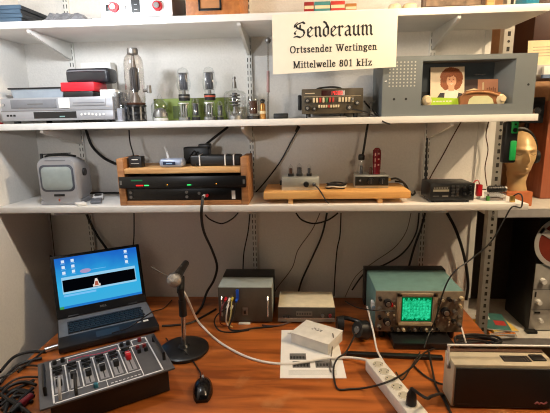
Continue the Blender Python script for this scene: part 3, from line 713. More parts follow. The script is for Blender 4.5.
b = MB(); b.bb(-.178, -.150, -.0008, .0004, .079, .083); b.bb(-.146, -.128, -.0008, .0004, .079, .083, 1); b.build('meter_lights', [LEDR, LEDG], t2)
b = MB(); b.cyl((-.056, -.001, .083), (-.056, .001, .083), .002, None, 8); b.build('status_light', LEDY, t2); b = MB(); b.cyl((.132, -.001, .085), (.132, .001, .085), .002, None, 8); b.build('status_light', LEDY, t2)
t3 = thing('rack_unit', 'black rack unit with round jacks, lower in wooden case', 'rack unit', (-.447, 1.572, S3 + .0005))
MB().bb(-.218, .218, .005, .20, .0185, .064, 0, .001).build('chassis', BLACKM, t3)
b = MB(); b.bb(-.224, .224, 0, .005, .019, .066, 0, .001); b.bb(.186, .200, -.0006, .001, .022, .055, 1); b.build('faceplate', [BLACKM, PAPER], t3)
for x in (-.208, .012):
    for z in (.033, .051): MB().cyl((x, -.005, z), (x, .0, z), .006, .005, 14).build('jack', STEELD, t3)
b = MB(); b.cyl((.092, -.012, .038), (.092, 0, .038), .006, None, 12, 0); b.cyl((.060, -.002, .046), (.060, .0, .046), .006, None, 12, 1); b.build('socket', [REDC, STEELD], t3)
b = MB(); b.cyl((.080, -.022, .036), (.080, 0, .036), .006, .006, 12); b.build('white_plug', WHITEP, t3)
CT_ = S3 + .0005 + .1442
t = thing('desk_clock', 'small black cube clock standing on the wooden rack case', 'clock', (-.640, 1.60, CT_ ))
b = MB(); b.bb(-.026, .026, 0, .04, 0, .043, 0, .003); b.build('body', BLACK, t)
b = MB(); b.bb(-.020, .020, -.0008, .001, .012, .036, 0); b.bb(-.012, .012, -.0012, .001, .030, .033, 1); b.bb(-.016, .016, -.0012, .001, .016, .017, 1); b.build('display', [mat('clock_face', (46, 46, 50), .2), WHITEP], t)
t = thing('dect_base', 'silver-blue rounded device with small blue display on the rack case', 'device', (-.495, 1.585, CT_))
b = MB(); b.box((0, .03, .017), (.094, .055, .033), 0, .012, None, 3); b.build('body', mat('silver_blue', (156, 168, 192), .35, .2), t)
b = MB(); b.bb(-.030, .018, .001, .004, .010, .022, 0); b.bb(-.018, .006, .0004, .002, .014, .018, 1); b.build('display', [mat('disp_blue', (40, 52, 78), .2), mat('disp_glyph', (140, 170, 200), .4, emit=.2)], t)
b = MB(); b.tube([(-.02, .045, .030), (-.026, .045, .060), (-.034, .045, .078)], .006, 8, 0, 4, (1, .6)); b.build('antenna', WHITEP, t)
t = thing('power_adapter', 'black plug adapter standing behind the battery pack on rack case', 'power adapter', (-.427, 1.745, CT_ + .0004))
b = MB(); b.box((0, 0, .034), (.108, .05, .068), 0, .006); b.box((.034, -.003, .070), (.05, .04, .02), 0, .005); b.build('body', BLACK, t)
t = thing('battery_pack', 'long black battery pack bound with three white straps', 'battery pack', (-.328, 1.62, CT_))
b = MB(); b.box((0, .03, .022), (.20, .06, .042), 0, .008, None, 3); b.build('body', BLACK, t)
for x in (-.062, .038, .072):
    b = MB(); b.box((x, .03, .0226), (.006, .0635, .0445), 0, .007); b.build('strap', WHITEP, t)
cable('thin grey cord looping over the top of wooden rack case', [(-.455, 1.62, CT_ + .006), (-.44, 1.66, CT_ + .03), (-.425, 1.69, CT_ + .055), (-.41, 1.66, CT_ + .02), (-.40, 1.60, CT_ + .004)], .003, BLACKCABLE)
# board on runners
t = thing('wooden_board', 'long pale pine board on two cross battens', 'board', (.139, 1.575, S3 + .0005))
MB().bb(-.278, .278, 0, .21, .018, .046, 0, .003).build('plank', wood('pine_plank', (214, 152, 84), (240, 186, 112), .5, 3, 30, 30), t)
for x in (-.175, .165): MB().bb(x - .009, x + .009, .004, .20, 0, .018, 0, .001).build('batten', PINE, t)
BT = S3 + .0005 + .0462
ALU = mat('alu_chassis', (186, 186, 176), .4, .55, var=.12, scale=14)
# left tube chassis
t = thing('tube_radio', 'bright metal tube set with three small tubes on the left of pine board', 'tube radio', (.003, 1.615, BT))
b = MB(); b.bb(-.073, .073, 0, .09, 0, .050, 0, .002); b.bb(-.073, .073, -.0006, .001, .0, .012, 1); b.build('chassis', [ALU, mat('alu_light', (214, 208, 190), .45, .4)], t)
b = MB(); b.cyl((.022, 0, .024), (.022, -.014, .024), .011, .010, 18); b.build('tuning_knob', BLACK, t)
b = MB(); b.cyl((.052, 0, .024), (.052, -.012, .024), .008, .007, 16); b.cyl((.052, -.012, .024), (.052, -.016, .024), .004, None, 10); b.build('aerial_socket', STEEL, t)
b = MB(); b.bb(-.082, -.0735, .03, .055, .016, .034, 0, .002); b.build('side_plug', BLACK, t)
for k, (x, h, r_) in enumerate(((-.038, .048, .010), (-.004, .052, .011), (.034, .048, .009))):
    tb = MB(); tb.lathe((x, .04, .0505), [(r_, .010), (r_ * 1.05, h * .3), (r_ * .95, h * .75), (r_ * .3, h * .92), (0, h)], 14); tb.lathe((x, .04, .0505), [(0, 0), (r_ * 1.15, 0), (r_ * 1.15, .010), (0, .010)], 14, 1)
    tb.cyl((x, .04, .060), (x, .04, .0505 + h * .65), r_ * (.65 if k != 1 else .85), None, 10, 2); tb.build('tube', [GLASS, BLACK, BROWNA if k == 0 else ANODE], t)
# right tube chassis
t = thing('tube_radio', 'dark fronted tube set with red tube on the right of pine board', 'tube radio', (.282, 1.65, BT), R(-3))
b = MB(); b.bb(-.065, .065, .001, .10, 0, .050, 0, .002); b.bb(-.064, .064, -.001, .002, .010, .046, 1); b.build('chassis', [ALU, mat('dark_front', (50, 48, 44), .3, .4)], t)
for x, r_ in ((-.004, .013), (.040, .013)):
    b = MB(); b.cyl((x, 0, .028), (x, -.014, .028), r_, r_ * .9, 18); b.box((x, -.0145, .028), (.002, .001, .018), 1); b.build('knob', [BLACK, STEELD], t)
MB().cyl((-.045, 0, .030), (-.045, -.012, .030), .005, .004, 12).build('switch', STEEL, t)
tb = MB(); tb.lathe((-.038, .04, .0505), [(.018, .006), (.017, .02), (.011, .042), (.009, .056), (0, .057)], 16); tb.cyl((-.038, .04, .052), (-.038, .04, .085), .007, .005, 10, 1); tb.build('clear_tube', [GLASS, ANODE], t)
tb = MB(); tb.lathe((-.038, .04, .1075), [(0, 0), (.012, 0), (.013, .006), (.013, .016), (.010, .022), (0, .023)], 16); tb.build('tube_cap', BLACK, t)
tb = MB(); tb.lathe((.022, .04, .0505), [(0, 0), (.014, 0), (.014, .014), (.016, .022), (.017, .07), (.016, .094), (.008, .104), (0, .105)], 18); tb.build('red_tube', mat('red_tube', (120, 24, 34), .2, spec=.6), t)
tb = MB()
for k in range(3): tb.bb(.012, .016, .0226, .0235, .080 + k * .022, .092 + k * .022); tb.bb(.024, .030, .0224, .0235, .086 + k * .022, .092 + k * .022)
tb.build('red_tube_print', mat('tube_print', (206, 150, 140), .5), t)
b = MB(); b.lathe((-.001, .035, .0505), [(0, 0), (.007, 0), (.007, .02), (.003, .03), (0, .03)], 12); b.build('coil_can', BROWNA, t)
b = MB(); b.cyl((.065, .04, .028), (.078, .04, .028), .007, .006, 12); b.build('side_socket', mat('brass', (196, 160, 90), .35, .8), t)
# coil of cable in between
b = MB()
for k in range(4):
    rr = .036 + .003 * (k % 2); b.tube([(rr * math.cos(a * .6283) + .002 * k, .55 * rr * math.sin(a * .6283), .004 + .0055 * k + .002 * math.sin(a * 1.9 + k)) for a in range(10)], .003, 8, 1 if k == 1 else 0, 4, None, True)
tag(b.build('cable_coil', [BLACKCABLE, mat('pale_flex', (206, 196, 176), .5)], None, (.140, 1.645, BT + .0005)), 'small coil of dark cable lying on the pine board between tube sets', 'cable coil')
# black radio scanner
t = thing('radio_scanner', 'black desktop radio receiver with wide display on the lowest shelf', 'radio receiver', (.570, 1.583, S3))
MB().bb(-.080, .080, .004, .125, .008, .072, 0, .003).build('case', BLACKM, t)
b = MB(); b.bb(-.081, .081, 0, .005, .007, .073, 0, .002); b.bb(-.070, -.012, -.0007, .001, .050, .062, 1); b.bb(-.070, -.012, -.0008, .001, .042, .050, 2)
for k in range(9): b.bb(-.068 + k * .006, -.065 + k * .006, -.0010, 0, .053, .058, 3)
b.bb(-.070, -.048, -.0006, .0005, .024, .026, 3); b.bb(-.036, -.014, -.0006, .0005, .022, .027, 3)
FP = b.build('front_panel', [BLACK, mat('scan_disp', (70, 66, 58), .2), mat('scan_disp_light', (150, 140, 116), .3, emit=.12), mat('scan_grey', (128, 122, 112), .5)], t)
for r_ in range(4):
    for c in range(2): MB().bb(-.004 + c * .016, .008 + c * .016, -.003, 0, .022 + r_ * .0115, .030 + r_ * .0115, 0, .001).build('button', mat('scan_button', (52, 50, 48), .5), FP)
for x, z in ((.042, .054), (.064, .058), (.044, .032), (.066, .034)):
    b = MB(); b.cyl((x, 0, z), (x, -.010, z), .0085, .0075, 16); b.bb(x - .001, x + .001, -.0108, -.0098, z, z + .006, 1); b.build('knob', [BLACK, STEEL], FP)
for x in (-.065, .065):
    for y in (.02, .11): MB().cyl((x, y, .0003), (x, y, .0085), .006, .006, 10).build('foot', BLACK, t)
b = MB(); b.cyl((-.068, .110, .0725), (-.066, .125, .235), .0045, .003, 10); b.build('antenna', BLACK, t)
# red clip, green terminal, clear coil box
t = thing('red_clip', 'red insulated clip standing on the shelf beside the black radio receiver', 'clip', (.693, 1.635, S3 + .0004))
b = MB(); b.bb(-.010, .010, 0, .02, .012, .058, 0, .003); b.build('grip', REDC, t); b = MB(); b.bb(-.005, .005, .004, .016, 0, .014); b.bb(.010, .026, .008, .012, .036, .040); b.build('jaw', STEEL, t)
t = thing('green_terminal', 'small green screw terminal beside the red clip', 'terminal', (.714, 1.605, S3 + .0004))
b = MB(); b.bb(-.006, .006, 0, .012, .0, .018, 0, .002); b.build('body', mat('green_plastic', (70, 140, 60), .4), t); b = MB(); b.cyl((0, .006, .018), (0, .006, .026), .004, None, 10); b.build('screw', STEEL, t)
t = thing('coil_box', 'clear plastic box with black coil on its top in front of the head', 'coil box', (.745, 1.605, S3 + .0004))
b = MB(); b.bb(-.028, .034, 0, .05, 0, .028, 0, .002); b.build('clear_case', CL, t)
b = MB()
for k in range(6): b.lathe((-.02 + k * .0085, .022, .042), [(.010, -.003), (.0135, -.002), (.0135, .002), (.010, .003)], 14, 0, (1, 0, 0))
b.cyl((-.026, .022, .042), (.030, .022, .042), .0115, None, 12); b.build('coil', BLACK, t)
b = MB(); b.cyl((.040, .02, .042), (.034, .02, .042), .011, .0115, 14); b.build('end_cap', STEELD, t)
MB().bb(-.020, .026, .006, .044, .002, .008).build('circuit_board', mat('board_brown', (110, 76, 50), .5), t)
tag(MB().bb(-.008, .008, 0, .014, 0, .024, 0, .002).build('brass_terminal', mat('brass', (196, 160, 90)), None, (.790, 1.575, S3 + .0004)), 'brass terminal post at the shelf edge before the orange block', 'terminal')
# display head
t = thing('display_head', 'beige mannequin head with closed eyes beyond the right end of lowest shelf', 'mannequin head', (1.003, 1.985, 1.2325), R(-5))
SK = mat('mannequin_beige', (206, 172, 122), .38, .12, var=.05)
b = MB(); rings = []
NS, NP = 46, 48; HH = .245
def smooth(a, b_, x): x = max(0, min(1, (x - a) / (b_ - a))); return x * x * (3 - 2 * x)
gs = lambda x, s: math.exp(-(x / s) ** 2)
for i in range(NS + 1):
    z = HH * i / NS; row = []
    # half-width, front, back, by height
    if z < .075:
        k = smooth(0, .075, z); wd = .052 - .010 * gs(z - .035, .03); fr = .046 - .012 * gs(z - .04, .03); bk = .058 - .010 * gs(z - .03, .03)
    else:
        u = (z - .155) / .090 if z > .155 else (z - .155) / .115
        e = math.sqrt(max(0, 1 - u * u)) if z > .155 else 1
        wd = .071 * e; fr = .082 * (e if z > .155 else 1); bk = .098 * e
        if z <= .155:
            q = smooth(.075, .155, z); wd = .047 + .024 * q; bk = .056 + .042 * q; fr = .052 + .030 * smooth(.070, .092, z)
    for j in range(NP):
        a = 2 * math.pi * j / NP; cx_, sx_ = math.cos(a), math.sin(a)   # a = 0 looks to -y
        f = fr if cx_ > 0 else bk
        x = wd * sx_ * (1 - .06 * abs(cx_) ** 3); y = -f * cx_ * (abs(cx_) ** .0)
        ang_ = math.atan2(sx_, cx_)
        if cx_ > 0:
            d_ = 0
            d_ += .018 * gs(ang_, .17) * gs(z - .128, .014) + .012 * gs(ang_, .13) * gs(z - .148, .018)      # nose
            d_ += .007 * gs(z - .172, .008) * gs(abs(ang_) - .36, .32)                                        # brow
            d_ -= .011 * gs(z - .158, .009) * gs(abs(ang_) - .42, .20)                                        # sockets
            d_ += .0055 * gs(z - .156, .0055) * gs(abs(ang_) - .42, .15)                                      # lids
            d_ += .009 * gs(z - .108, .0042) * gs(ang_, .26) + .009 * gs(z - .098, .0046) * gs(ang_, .22)     # lips
            d_ -= .004 * gs(z - .103, .0022) * gs(ang_, .26)
            d_ += .010 * gs(z - .080, .009) * gs(ang_, .30)                                                   # chin
            d_ += .004 * gs(z - .130, .014) * gs(abs(ang_) - .75, .22)                                        # cheeks
            d_ -= .010 * gs(z - .064, .010) * gs(ang_, .6)
            d_ *= 1.6; y -= d_ * max(.3, cx_); x += d_ * .5 * sx_
        row.append(b.bm.verts.new((x * .92, y * .98, z * 1.10)))
    rings.append(row)
for A, B in zip(rings, rings[1:]):
    for k in range(NP): b.bm.faces.new((A[k], A[(k + 1) % NP], B[(k + 1) % NP], B[k]))
b.bm.faces.new(rings[0]); b.bm.faces.new(rings[-1])
for s in (-1, 1): b.ball((s * .065, .012, .148), .020, (.32, .75, 1.25), 0, 12)
b.build('head', SK, t, ang=70)
b = MB()
for s in (-1, 1): b.tube([(s * .019, -.0775, .169), (s * .0285, -.0755, .1668), (s * .0395, -.0665, .169)], .0011, 6)
b.build('eyelid_line', BROWNA, t)
t = thing('headphones', 'black headphones with wide band worn by the mannequin head', 'headphones', (1.003, 1.985, 1.2325), R(-5))
b = MB(); b.tube([(.076 * math.cos(a), .016, .166 + .112 * math.sin(a)) for a in [k * math.pi / 10 for k in range(11)]], .009, 8); b.build('headband', BLACK, t)
for s in (-1, 1):
    b = MB(); b.cyl((s * .069, .014, .152), (s * .086, .014, .152), .033, .028, 22); b.build('ear_cup', BLACK, t)
tag(MB().bb(-.056, .060, -.052, .07, 0, .066, 0, .003).build('base_block', mat('terracotta_block', (198, 112, 66), .6), None, (.990, 1.978, 1.1655), R(2)), 'orange-brown block under the mannequin head', 'block')
# green and black tool hanging
t = thing('hanging_tool', 'black tool with green grip hanging beside the mannequin head', 'tool', (.770, 1.60, S3 + .125))
b = MB(); b.box((-.002, 0, .095), (.046, .030, .148), 0, .006); b.build('body', BLACK, t)
b = MB(); b.box((.006, -.016, .066), (.022, .010, .072), 0, .005); b.build('green_grip', mat('tool_green', (34, 172, 84), .4), t)
b = MB(); b.box((.006, -.013, .150), (.026, .012, .046), 0, .006); b.cyl((.006, -.020, .140), (.006, -.0188, .140), .008, None, 14, 1); b.cyl((.006, -.020, .160), (.006, -.0188, .160), .004, None, 10, 1); b.build('green_lock', [mat('tool_green', (34, 172, 84)), BLACK], t)
b = MB(); b.tube([(-.01, .004, .165), (-.01, .006, .185), (-.01, .02, .192)], .003); b.build('hook', STEELD, t)
# ================================================================== METAL SHELVING UNIT ON THE RIGHT
t = thing('metal_shelving', 'grey metal shelving unit with perforated post right of the wall', 'shelving unit', (.842, 1.88, 0))
GAL = mat('galvanised', (168, 164, 156), .45, .5, var=.1)
for x, y in ((0, 0), (0, .46)):
    b = MB(); b.bb(x, x + .040, y, y + .0025, 0, 2.3); b.bb(x, x + .0025, y + (.0025 if y == 0 else -.036), y + (.038 if y == 0 else 0), 0, 2.3)
    if y == 0:
        z = .10; k = 0
        while z < 2.28:
            if k % 2: b.cyl((x + .020, y - .0004, z), (x + .020, y + .001, z), .0055, None, 10, 1)
            else: b.bb(x + .014, x + .026, y - .0004, y + .001, z - .009, z + .009, 1)
            z += .030; k += 1
    b.build('post', [GAL, DARKSLOT], t)
for z0, z1 in ((.497, .537), (1.125, 1.165), (1.735, 1.775)):
    MB().bb(.003, 1.5, .003, .455, z0 + .004, z1, 0, .002).build('shelf', mat('unit_board', (216, 212, 204), .6), t)
    b = MB(); b.bb(.041, 1.5, .0, .0028, z0, z1 - .001); b.build('front_lip', mat('lip_grey', (184, 182, 182), .5, .3), t)
MB().bb(.05, 1.5, .44, .453, .538, 1.125).build('shade_panel', mat('unit_shade_dark', (62, 52, 44), .7), t)  # dark sheet added to stand for the shade behind the tape recorder
for z in (1.128, 1.145):
    MB().cyl((.02, -.005, z), (.02, .002, z), .005, None, 8).build('bolt', STEELD, t)
tag(MB().bb(.788, .838, 1.872, 1.878, S3 - .02, 1.72).build('upright_panel', SHELFW), 'narrow white upright panel between wall end and metal post', 'panel')
# tape deck
t = thing('tape_recorder', 'big upright reel tape recorder with silver control panel', 'tape recorder', (1.108, 1.945, .5375))
MB().bb(0, .42, .004, .24, 0, .565, 0, .003).build('cabinet', BLACKM, t)
b = MB(); b.bb(.003, .417, 0, .006, .006, .345, 0, .001); b.bb(.003, .417, -.0007, .001, .215, .219, 1); b.bb(.003, .417, -.0007, .001, .115, .117, 1); b.build('control_panel', [mat('deck_silver', (196, 192, 186), .35, .4), INKG], t)
for x, z, r_ in ((.040, .262, .014), (.030, .155, .013), (.090, .262, .012), (.100, .155, .014), (.05, .06, .010)):
    b = MB(); b.cyl((x, 0, z), (x, -.020, z), r_, r_ * .85, 18); b.build('knob', WHITEP, t)
b = MB(); b.bb(.012, .018, -.003, 0, .180, .205); b.bb(.02, .045, -.004, 0, .095, .103); b.build('switch', BLACK, t)
b = MB(); cx_, cz_, ro = .105, .452, .125
b.lathe((cx_, -.004, cz_), [(ro - .02, 0), (ro, 0), (ro, .003), (ro - .02, .003), (ro - .02, 0)], 40, 0, (0, -1, 0)); b.lathe((cx_, -.004, cz_), [(0, 0), (.04, 0), (.04, .003), (0, .003)], 24, 0, (0, -1, 0))
for k in range(3):
    a = k * 2.094 + .5; b.box((cx_ + .075 * math.cos(a), -.0055, cz_ + .075 * math.sin(a)), (.09, .003, .030), 0, 0, Matrix.Rotation(-a, 4, 'Y'))
b.build('reel', mat('reel_light', (206, 204, 200), .35, .3), t)
MB().cyl((cx_, .002, cz_), (cx_, -.003, cz_), .106, None, 36).build('tape_pack', mat('tape_brown', (124, 48, 34), .4), t)
MB().cyl((cx_, -.006, cz_), (cx_, -.020, cz_), .012, .010, 14).build('hub', BLACK, t)
MB().bb(-.018, .03, -.03, .004, .0003, .014, 0, .003).build('foot', BLACK, t)
bk = [((.93, 1.955), .016, (214, 164, 46), 'thick yellow book at the bottom of the pile below the metal post', .13, 4), ((.935, 1.955), .012, (198, 120, 50), 'orange book in the pile beside tape recorder', .12, -3),
      ((.94, 1.96), .010, (226, 190, 90), 'pale yellow book near the top of the pile beside tape recorder', .12, 6), ((.93, 1.96), .008, (66, 118, 112), 'teal and red magazine on top of the yellow books', .11, -10)]
zz = .5375
for (x, y), h, c, l, w_, rz in bk:
    b = MB(); b.box((0, 0, h / 2), (w_, .17, h - .0008), 0, .0008); b.box((.002, -.001, h / 2), (w_ - .002, .1705, h - .005), 1)
    if 'teal' in l: b.box((.02, -.02, h - .0003), (.05, .05, .0004), 2); b.box((-.03, .04, h - .0003), (.03, .06, .0004), 1)
    tag(b.build('book', [mat('book_' + l[:12], c, .5), PAPER, mat('mag_red', (190, 60, 56), .5)], None, (x + .02, y, zz + .0003), R(rz)), l, 'book', 'pile of books on the metal shelving')
    zz += h
t = thing('loudspeaker_cabinet', 'reddish brown wooden cabinet behind the mannequin head', 'cabinet', (1.325, 2.10, 1.1655))
MB().bb(-.145, .22, 0, .22, 0, .47, 0, .004).build('cabinet', wood('cab_wood', (158, 88, 60), (182, 108, 76), .45, 30, 30, 2), t)
MB().bb(-.10, .18, -.004, 0, .04, .43).build('grille', mat('cab_cloth', (140, 80, 56), .8), t)
t = thing('small_loudspeaker', 'black square loudspeaker with silver centre above the mannequin head', 'loudspeaker', (1.092, 2.07, 1.533))
b = MB(); b.cyl((0, .05, -.362), (0, .05, .002), .010, None, 12); b.lathe((0, .05, -.367), [(0, 0), (.035, 0), (.035, .008), (0, .008)], 20); b.build('pole', BLACK, t)
MB().bb(-.048, .048, 0, .10, 0, .118, 0, .004).build('box', BLACK, t)
b = MB(); b.lathe((.002, 0, .059), [(.043, 0), (.043, .004), (.036, .002), (.022, -.004)], 24, 0, (0, -1, 0)); b.build('cone', BLACKM, t)
b = MB(); b.lathe((.014, -.002, .055), [(.020, 0), (.016, .006), (0, .008)], 18, 0, (0, -1, 0)); b.build('dust_cap', STEEL, t)
t = thing('note_card', 'cream printed note card standing on the metal shelving at upper right', 'card', (1.005, 1.90, 1.7755), rot=(R(-6), 0, 0))
b = MB(); b.box((.02, 0, .05), (.14, .0012, .10), 0)
for k in range(4): b.bb(-.03, .07 - .02 * (k % 2), -.0012, -.0005, .072 - k * .012, .074 - k * .012, 1)
b.build('card', [mat('cream_card', (226, 206, 164), .7), INKG], t)
t = thing('flat_carton', 'white and blue flat carton lying on the metal shelving at upper right', 'carton', (1.05, 1.862, 1.72))
# (rests against the lip of the upper shelf)
b = MB(); b.bb(-.045, .10, 0, .016, .0, .048, 0, .001); b.bb(-.046, .101, -.0005, .016, 0.0, .014, 1); b.build('carton', [PAPER, mat('carton_blue', (96, 116, 148), .5)], t)
tag(MB().bb(-.10, .16, 0, .18, 0, .42, 0, .004).build('dark_cabinet', mat('dark_brown_wood', (58, 30, 22), .5), None, (1.13, 2.02, 1.7755)), 'dark brown box behind the cream note card', 'box')
tag(MB().bb(-.021, .021, 0, .08, 0, .06, 0, .002).build('teal_box', mat('teal_card', (24, 120, 150), .5), None, (.790, 1.575, S1 + .0005)), 'bright teal box at the right end of the top shelf', 'box')
# ================================================================== DESK
# laptop
LG = mat('laptop_grey', (124, 126, 132), .42, .2); LB = mat('laptop_black', (26, 27, 31), .4)
t = thing('laptop', 'open black laptop with a bright blue desktop on its screen', 'laptop', (-.786, 1.532, DZ), R(31))
LW, LD = .362, .258
b = MB(); b.bb(-LW / 2, LW / 2, -LD / 2, LD / 2, .006, .030, 0, .005); b.build('base', LB, t)
b = MB(); b.bb(-LW / 2 + .004, LW / 2 - .004, -LD / 2 + .085, LD / 2 - .012, .0298, .0308, 0); KD = b.build('keyboard_deck', LG, t)
b = MB()
for r_ in range(6):
    n = 15; pit = .0192
    for c in range(n):
        if r_ == 0 and 4 <= c <= 8:
            if c == 4: b.box((-.134 + 6 * pit, -.022 + r_ * .0178, .0325), (pit * 5 - .003, .0152, .004), 0, .001)
            continue
        b.box((-.134 + c * pit + (.004 if r_ % 2 else 0), -.022 + r_ * .0178, .0325), (pit - .003, .0152 if r_ < 5 else .010, .004), 0, .001)
b.build('keys', BLACK, KD)
b = MB(); b.bb(-.145, .140, -.034, .082, .0306, .0311); b.build('key_well', mat('key_well', (40, 41, 45), .6), KD)
b = MB(); b.bb(-.050, .035, -.112, -.062, .0299, .0306); b.build('touchpad', mat('pad_dark', (40, 42, 48), .35), t)
b = MB(); b.bb(.130, .150, -.072, -.058, .0299, .0304); b.bb(.100, .122, -.070, -.060, .0299, .0303, 1); b.build('sticker', [PAPER, mat('sticker_silver', (150, 152, 158), .4)], t)
lid = MB(); TH = R(17)
lid.M = Matrix.Translation((0, LD / 2 - .004, .030)) @ Matrix.Rotation(-TH, 4, 'X')
HL = .262
lid.bb(-LW / 2, LW / 2, 0, .011, 0, HL, 0, .004); lo = lid.build('lid', LB, t)
sc_ = MB(); sc_.M = Matrix.Translation((0, LD / 2 - .004, .030)) @ Matrix.Rotation(-TH, 4, 'X')
sx0, sx1, sz0, sz1 = -.166, .166, .038, .250
def emi(name, c, s=1.0):
    m = bpy.data.materials.new(name); m.use_nodes = True; nt = m.node_tree; nt.nodes.clear()
    o = nt.nodes.new('ShaderNodeOutputMaterial'); e = nt.nodes.new('ShaderNodeEmission'); e.inputs[0].default_value = tuple((v / 255) ** 2.2 for v in c) + (1,); e.inputs[1].default_value = s
    nt.links.new(e.outputs[0], o.inputs[0]); return m
# wallpaper of the desktop image: blue above, turquoise below
WP = bpy.data.materials.new('screen_wallpaper'); WP.use_nodes = True; nt = WP.node_tree; nt.nodes.clear()
o_ = nt.nodes.new('ShaderNodeOutputMaterial'); e_ = nt.nodes.new('ShaderNodeEmission'); tc_ = nt.nodes.new('ShaderNodeTexCoord'); se = nt.nodes.new('ShaderNodeSeparateXYZ'); cr_ = nt.nodes.new('ShaderNodeValToRGB')
nz_ = nt.nodes.new('ShaderNodeTexNoise'); nz_.inputs['Scale'].default_value = 14; nt.links.new(tc_.outputs['Object'], nz_.inputs['Vector'])
mr_ = nt.nodes.new('ShaderNodeMapRange'); mr_.inputs['From Min'].default_value = .07; mr_.inputs['From Max'].default_value = .27
ma_ = nt.nodes.new('ShaderNodeMath'); ma_.operation = 'MULTIPLY_ADD'; ma_.inputs[1].default_value = .35; ad_ = nt.nodes.new('ShaderNodeMath'); ad_.operation = 'SUBTRACT'; ad_.inputs[1].default_value = .17
nt.links.new(tc_.outputs['Object'], se.inputs[0]); nt.links.new(se.outputs['Z'], mr_.inputs['Value']); nt.links.new(nz_.outputs['Fac'], ma_.inputs[0]); nt.links.new(mr_.outputs[0], ma_.inputs[2]); nt.links.new(ma_.outputs[0], ad_.inputs[0]); nt.links.new(ad_.outputs[0], cr_.inputs[0])
cr_.color_ramp.elements[0].color = (.05, .42, .72, 1); cr_.color_ramp.elements[1].color = (.012, .13, .56, 1); el = cr_.color_ramp.elements.new(.45); el.color = (.03, .42, .76, 1)
nt.links.new(cr_.outputs[0], e_.inputs[0]); e_.inputs[1].default_value = 1.0; nt.links.new(e_.outputs[0], o_.inputs[0])
q = lambda x0, x1, z0, z1, m, y=-.0008: sc_.poly([(x0, y, z0), (x1, y, z0), (x1, y, z1), (x0, y, z1)], m)
q(sx0, sx1, sz0, sz1, 0)
q(-.148, .150, .098, .168, 1, -.0011); q(-.145, .147, .106, .156, 2, -.0013)
q(-.030, .0, .108, .118, 3, -.0015); sc_.poly([(-.026, -.0016, .118), (-.004, -.0016, .118), (-.011, -.0016, .142), (-.019, -.0016, .142)], 3); sc_.poly([(-.023, -.0017, .112), (-.007, -.0017, .112), (-.010, -.0017, .130), (-.020, -.0017, .130)], 4)
for x, z in ((-.135, .232), (-.135, .208), (-.135, .184), (-.098, .232), (-.098, .208), (-.098, .186), (.118, .236), (.118, .212), (.118, .190)):
    q(x - .006, x + .006, z - .004, z + .008, 5, -.0012); q(x - .009, x + .009, z - .009, z - .007, 6, -.0012)
sc_.poly([(-.052 + .022 * math.cos(k * .5236), -.0012, .182 + .009 * math.sin(k * .5236)) for k in range(12)], 7); q(-.028, .030, .182, .184, 6, -.0012)
q(-.146, -.02, .086, .094, 6, -.0011); q(sx0, sx1, sz0, sz0 + .010, 8, -.0012); q(-.166, -.150, sz0, sz0 + .010, 9, -.0014)
sc_.build('screen', [WP, emi('scr_frame', (150, 205, 235)), emi('scr_black', (10, 12, 16)), emi('scr_icon_light', (225, 215, 205)), emi('scr_icon_red', (170, 90, 70)), emi('scr_icon', (215, 230, 245)), emi('scr_caption', (120, 190, 240)), emi('scr_pink', (170, 150, 190)), emi('scr_bar', (40, 120, 200)), emi('scr_start', (60, 150, 80))], lo, smooth=False)
tx = bpy.data.curves.new('maker_mark', 'FONT'); tx.body = 'DELL'; tx.size = .012; tx.align_x = 'CENTER'; tx.extrude = .0002
to = bpy.data.objects.new('maker_mark', tx); COL.objects.link(to)
bpy.context.view_layer.update(); dg = bpy.context.evaluated_depsgraph_get(); tm = bpy.data.meshes.new_from_object(to.evaluated_get(dg)); bpy.data.objects.remove(to)
mo = bpy.data.objects.new('maker_mark', tm); COL.objects.link(mo); mo.data.materials.clear(); mo.data.materials.append(SILVER); mo.parent = lo
mo.matrix_local = Matrix.Translation((0, LD / 2 - .004, .030)) @ Matrix.Rotation(-TH, 4, 'X') @ Matrix.Translation((0, -.0006, .016)) @ Matrix.Rotation(R(90), 4, 'X')
b = MB(); b.cyl((-.14, LD / 2 - .002, .032), (-.10, LD / 2 - .002, .032), .006, None, 12); b.build('hinge', LB, t); b = MB(); b.cyl((.10, LD / 2 - .002, .032), (.14, LD / 2 - .002, .032), .006, None, 12); b.build('hinge', LB, t)
for sx in (-.16, .16):
    for sy in (-.11, .11): MB().cyl((sx, sy, .0003), (sx, sy, .0065), .008, .008, 10).build('foot', BLACK, t)
# mixer
MG = mat('mixer_grey', (84, 84, 88), .5, .15); MW = mat('mixer_line', (232, 232, 234), .5); MDk = mat('mixer_slot', (148, 148, 152), .5)
t = thing('audio_mixer', 'dark grey audio mixer with white outlined channels and sliding faders', 'audio mixer', (-.607, 1.140, DZ), R(33.5))
b = MB(); b.bb(-.158, .166, -.108, .118, .004, .082, 0, .002); b.build('body', BLACKM, t)
b = MB(); b.bb(-.182, .182, -.126, .124, .082, .088, 0, .001)
z = .0883
def line(x0, x1, y0, y1): b.bb(x0, x1, y0, y1, .0878, z, 1)
line(-.150, .150, -.120, -.1155); line(-.150, .150, .1105, .115); line(-.150, -.1455, -.12, .115); line(.1455, .150, -.12, .115)
line(-.150, .150, .069, .073); line(-.150, .090, -.082, -.0785)
for k in range(1, 6): line(-.1505 + k * .040, -.147 + k * .040, -.082, .072)
line(.090, .0925, -.12, .072); line(.055, .058, .072, .115); line(.098, .101, .072, .115); line(-.10, -.0985, .075, .112); line(-.01, -.0085, -.12, -.08)
for k in range(6):
    x = -.130 + k * .040; b.bb(x - .012, x + .012, -.070, .018, .0878, .0885, 2)
for k in range(8): b.bb(.0 + k * .011, .007 + k * .011, -.106, -.103, .0878, z, 1)
FP = b.build('faceplate', [MG, MW, MDk], t)
b = MB()
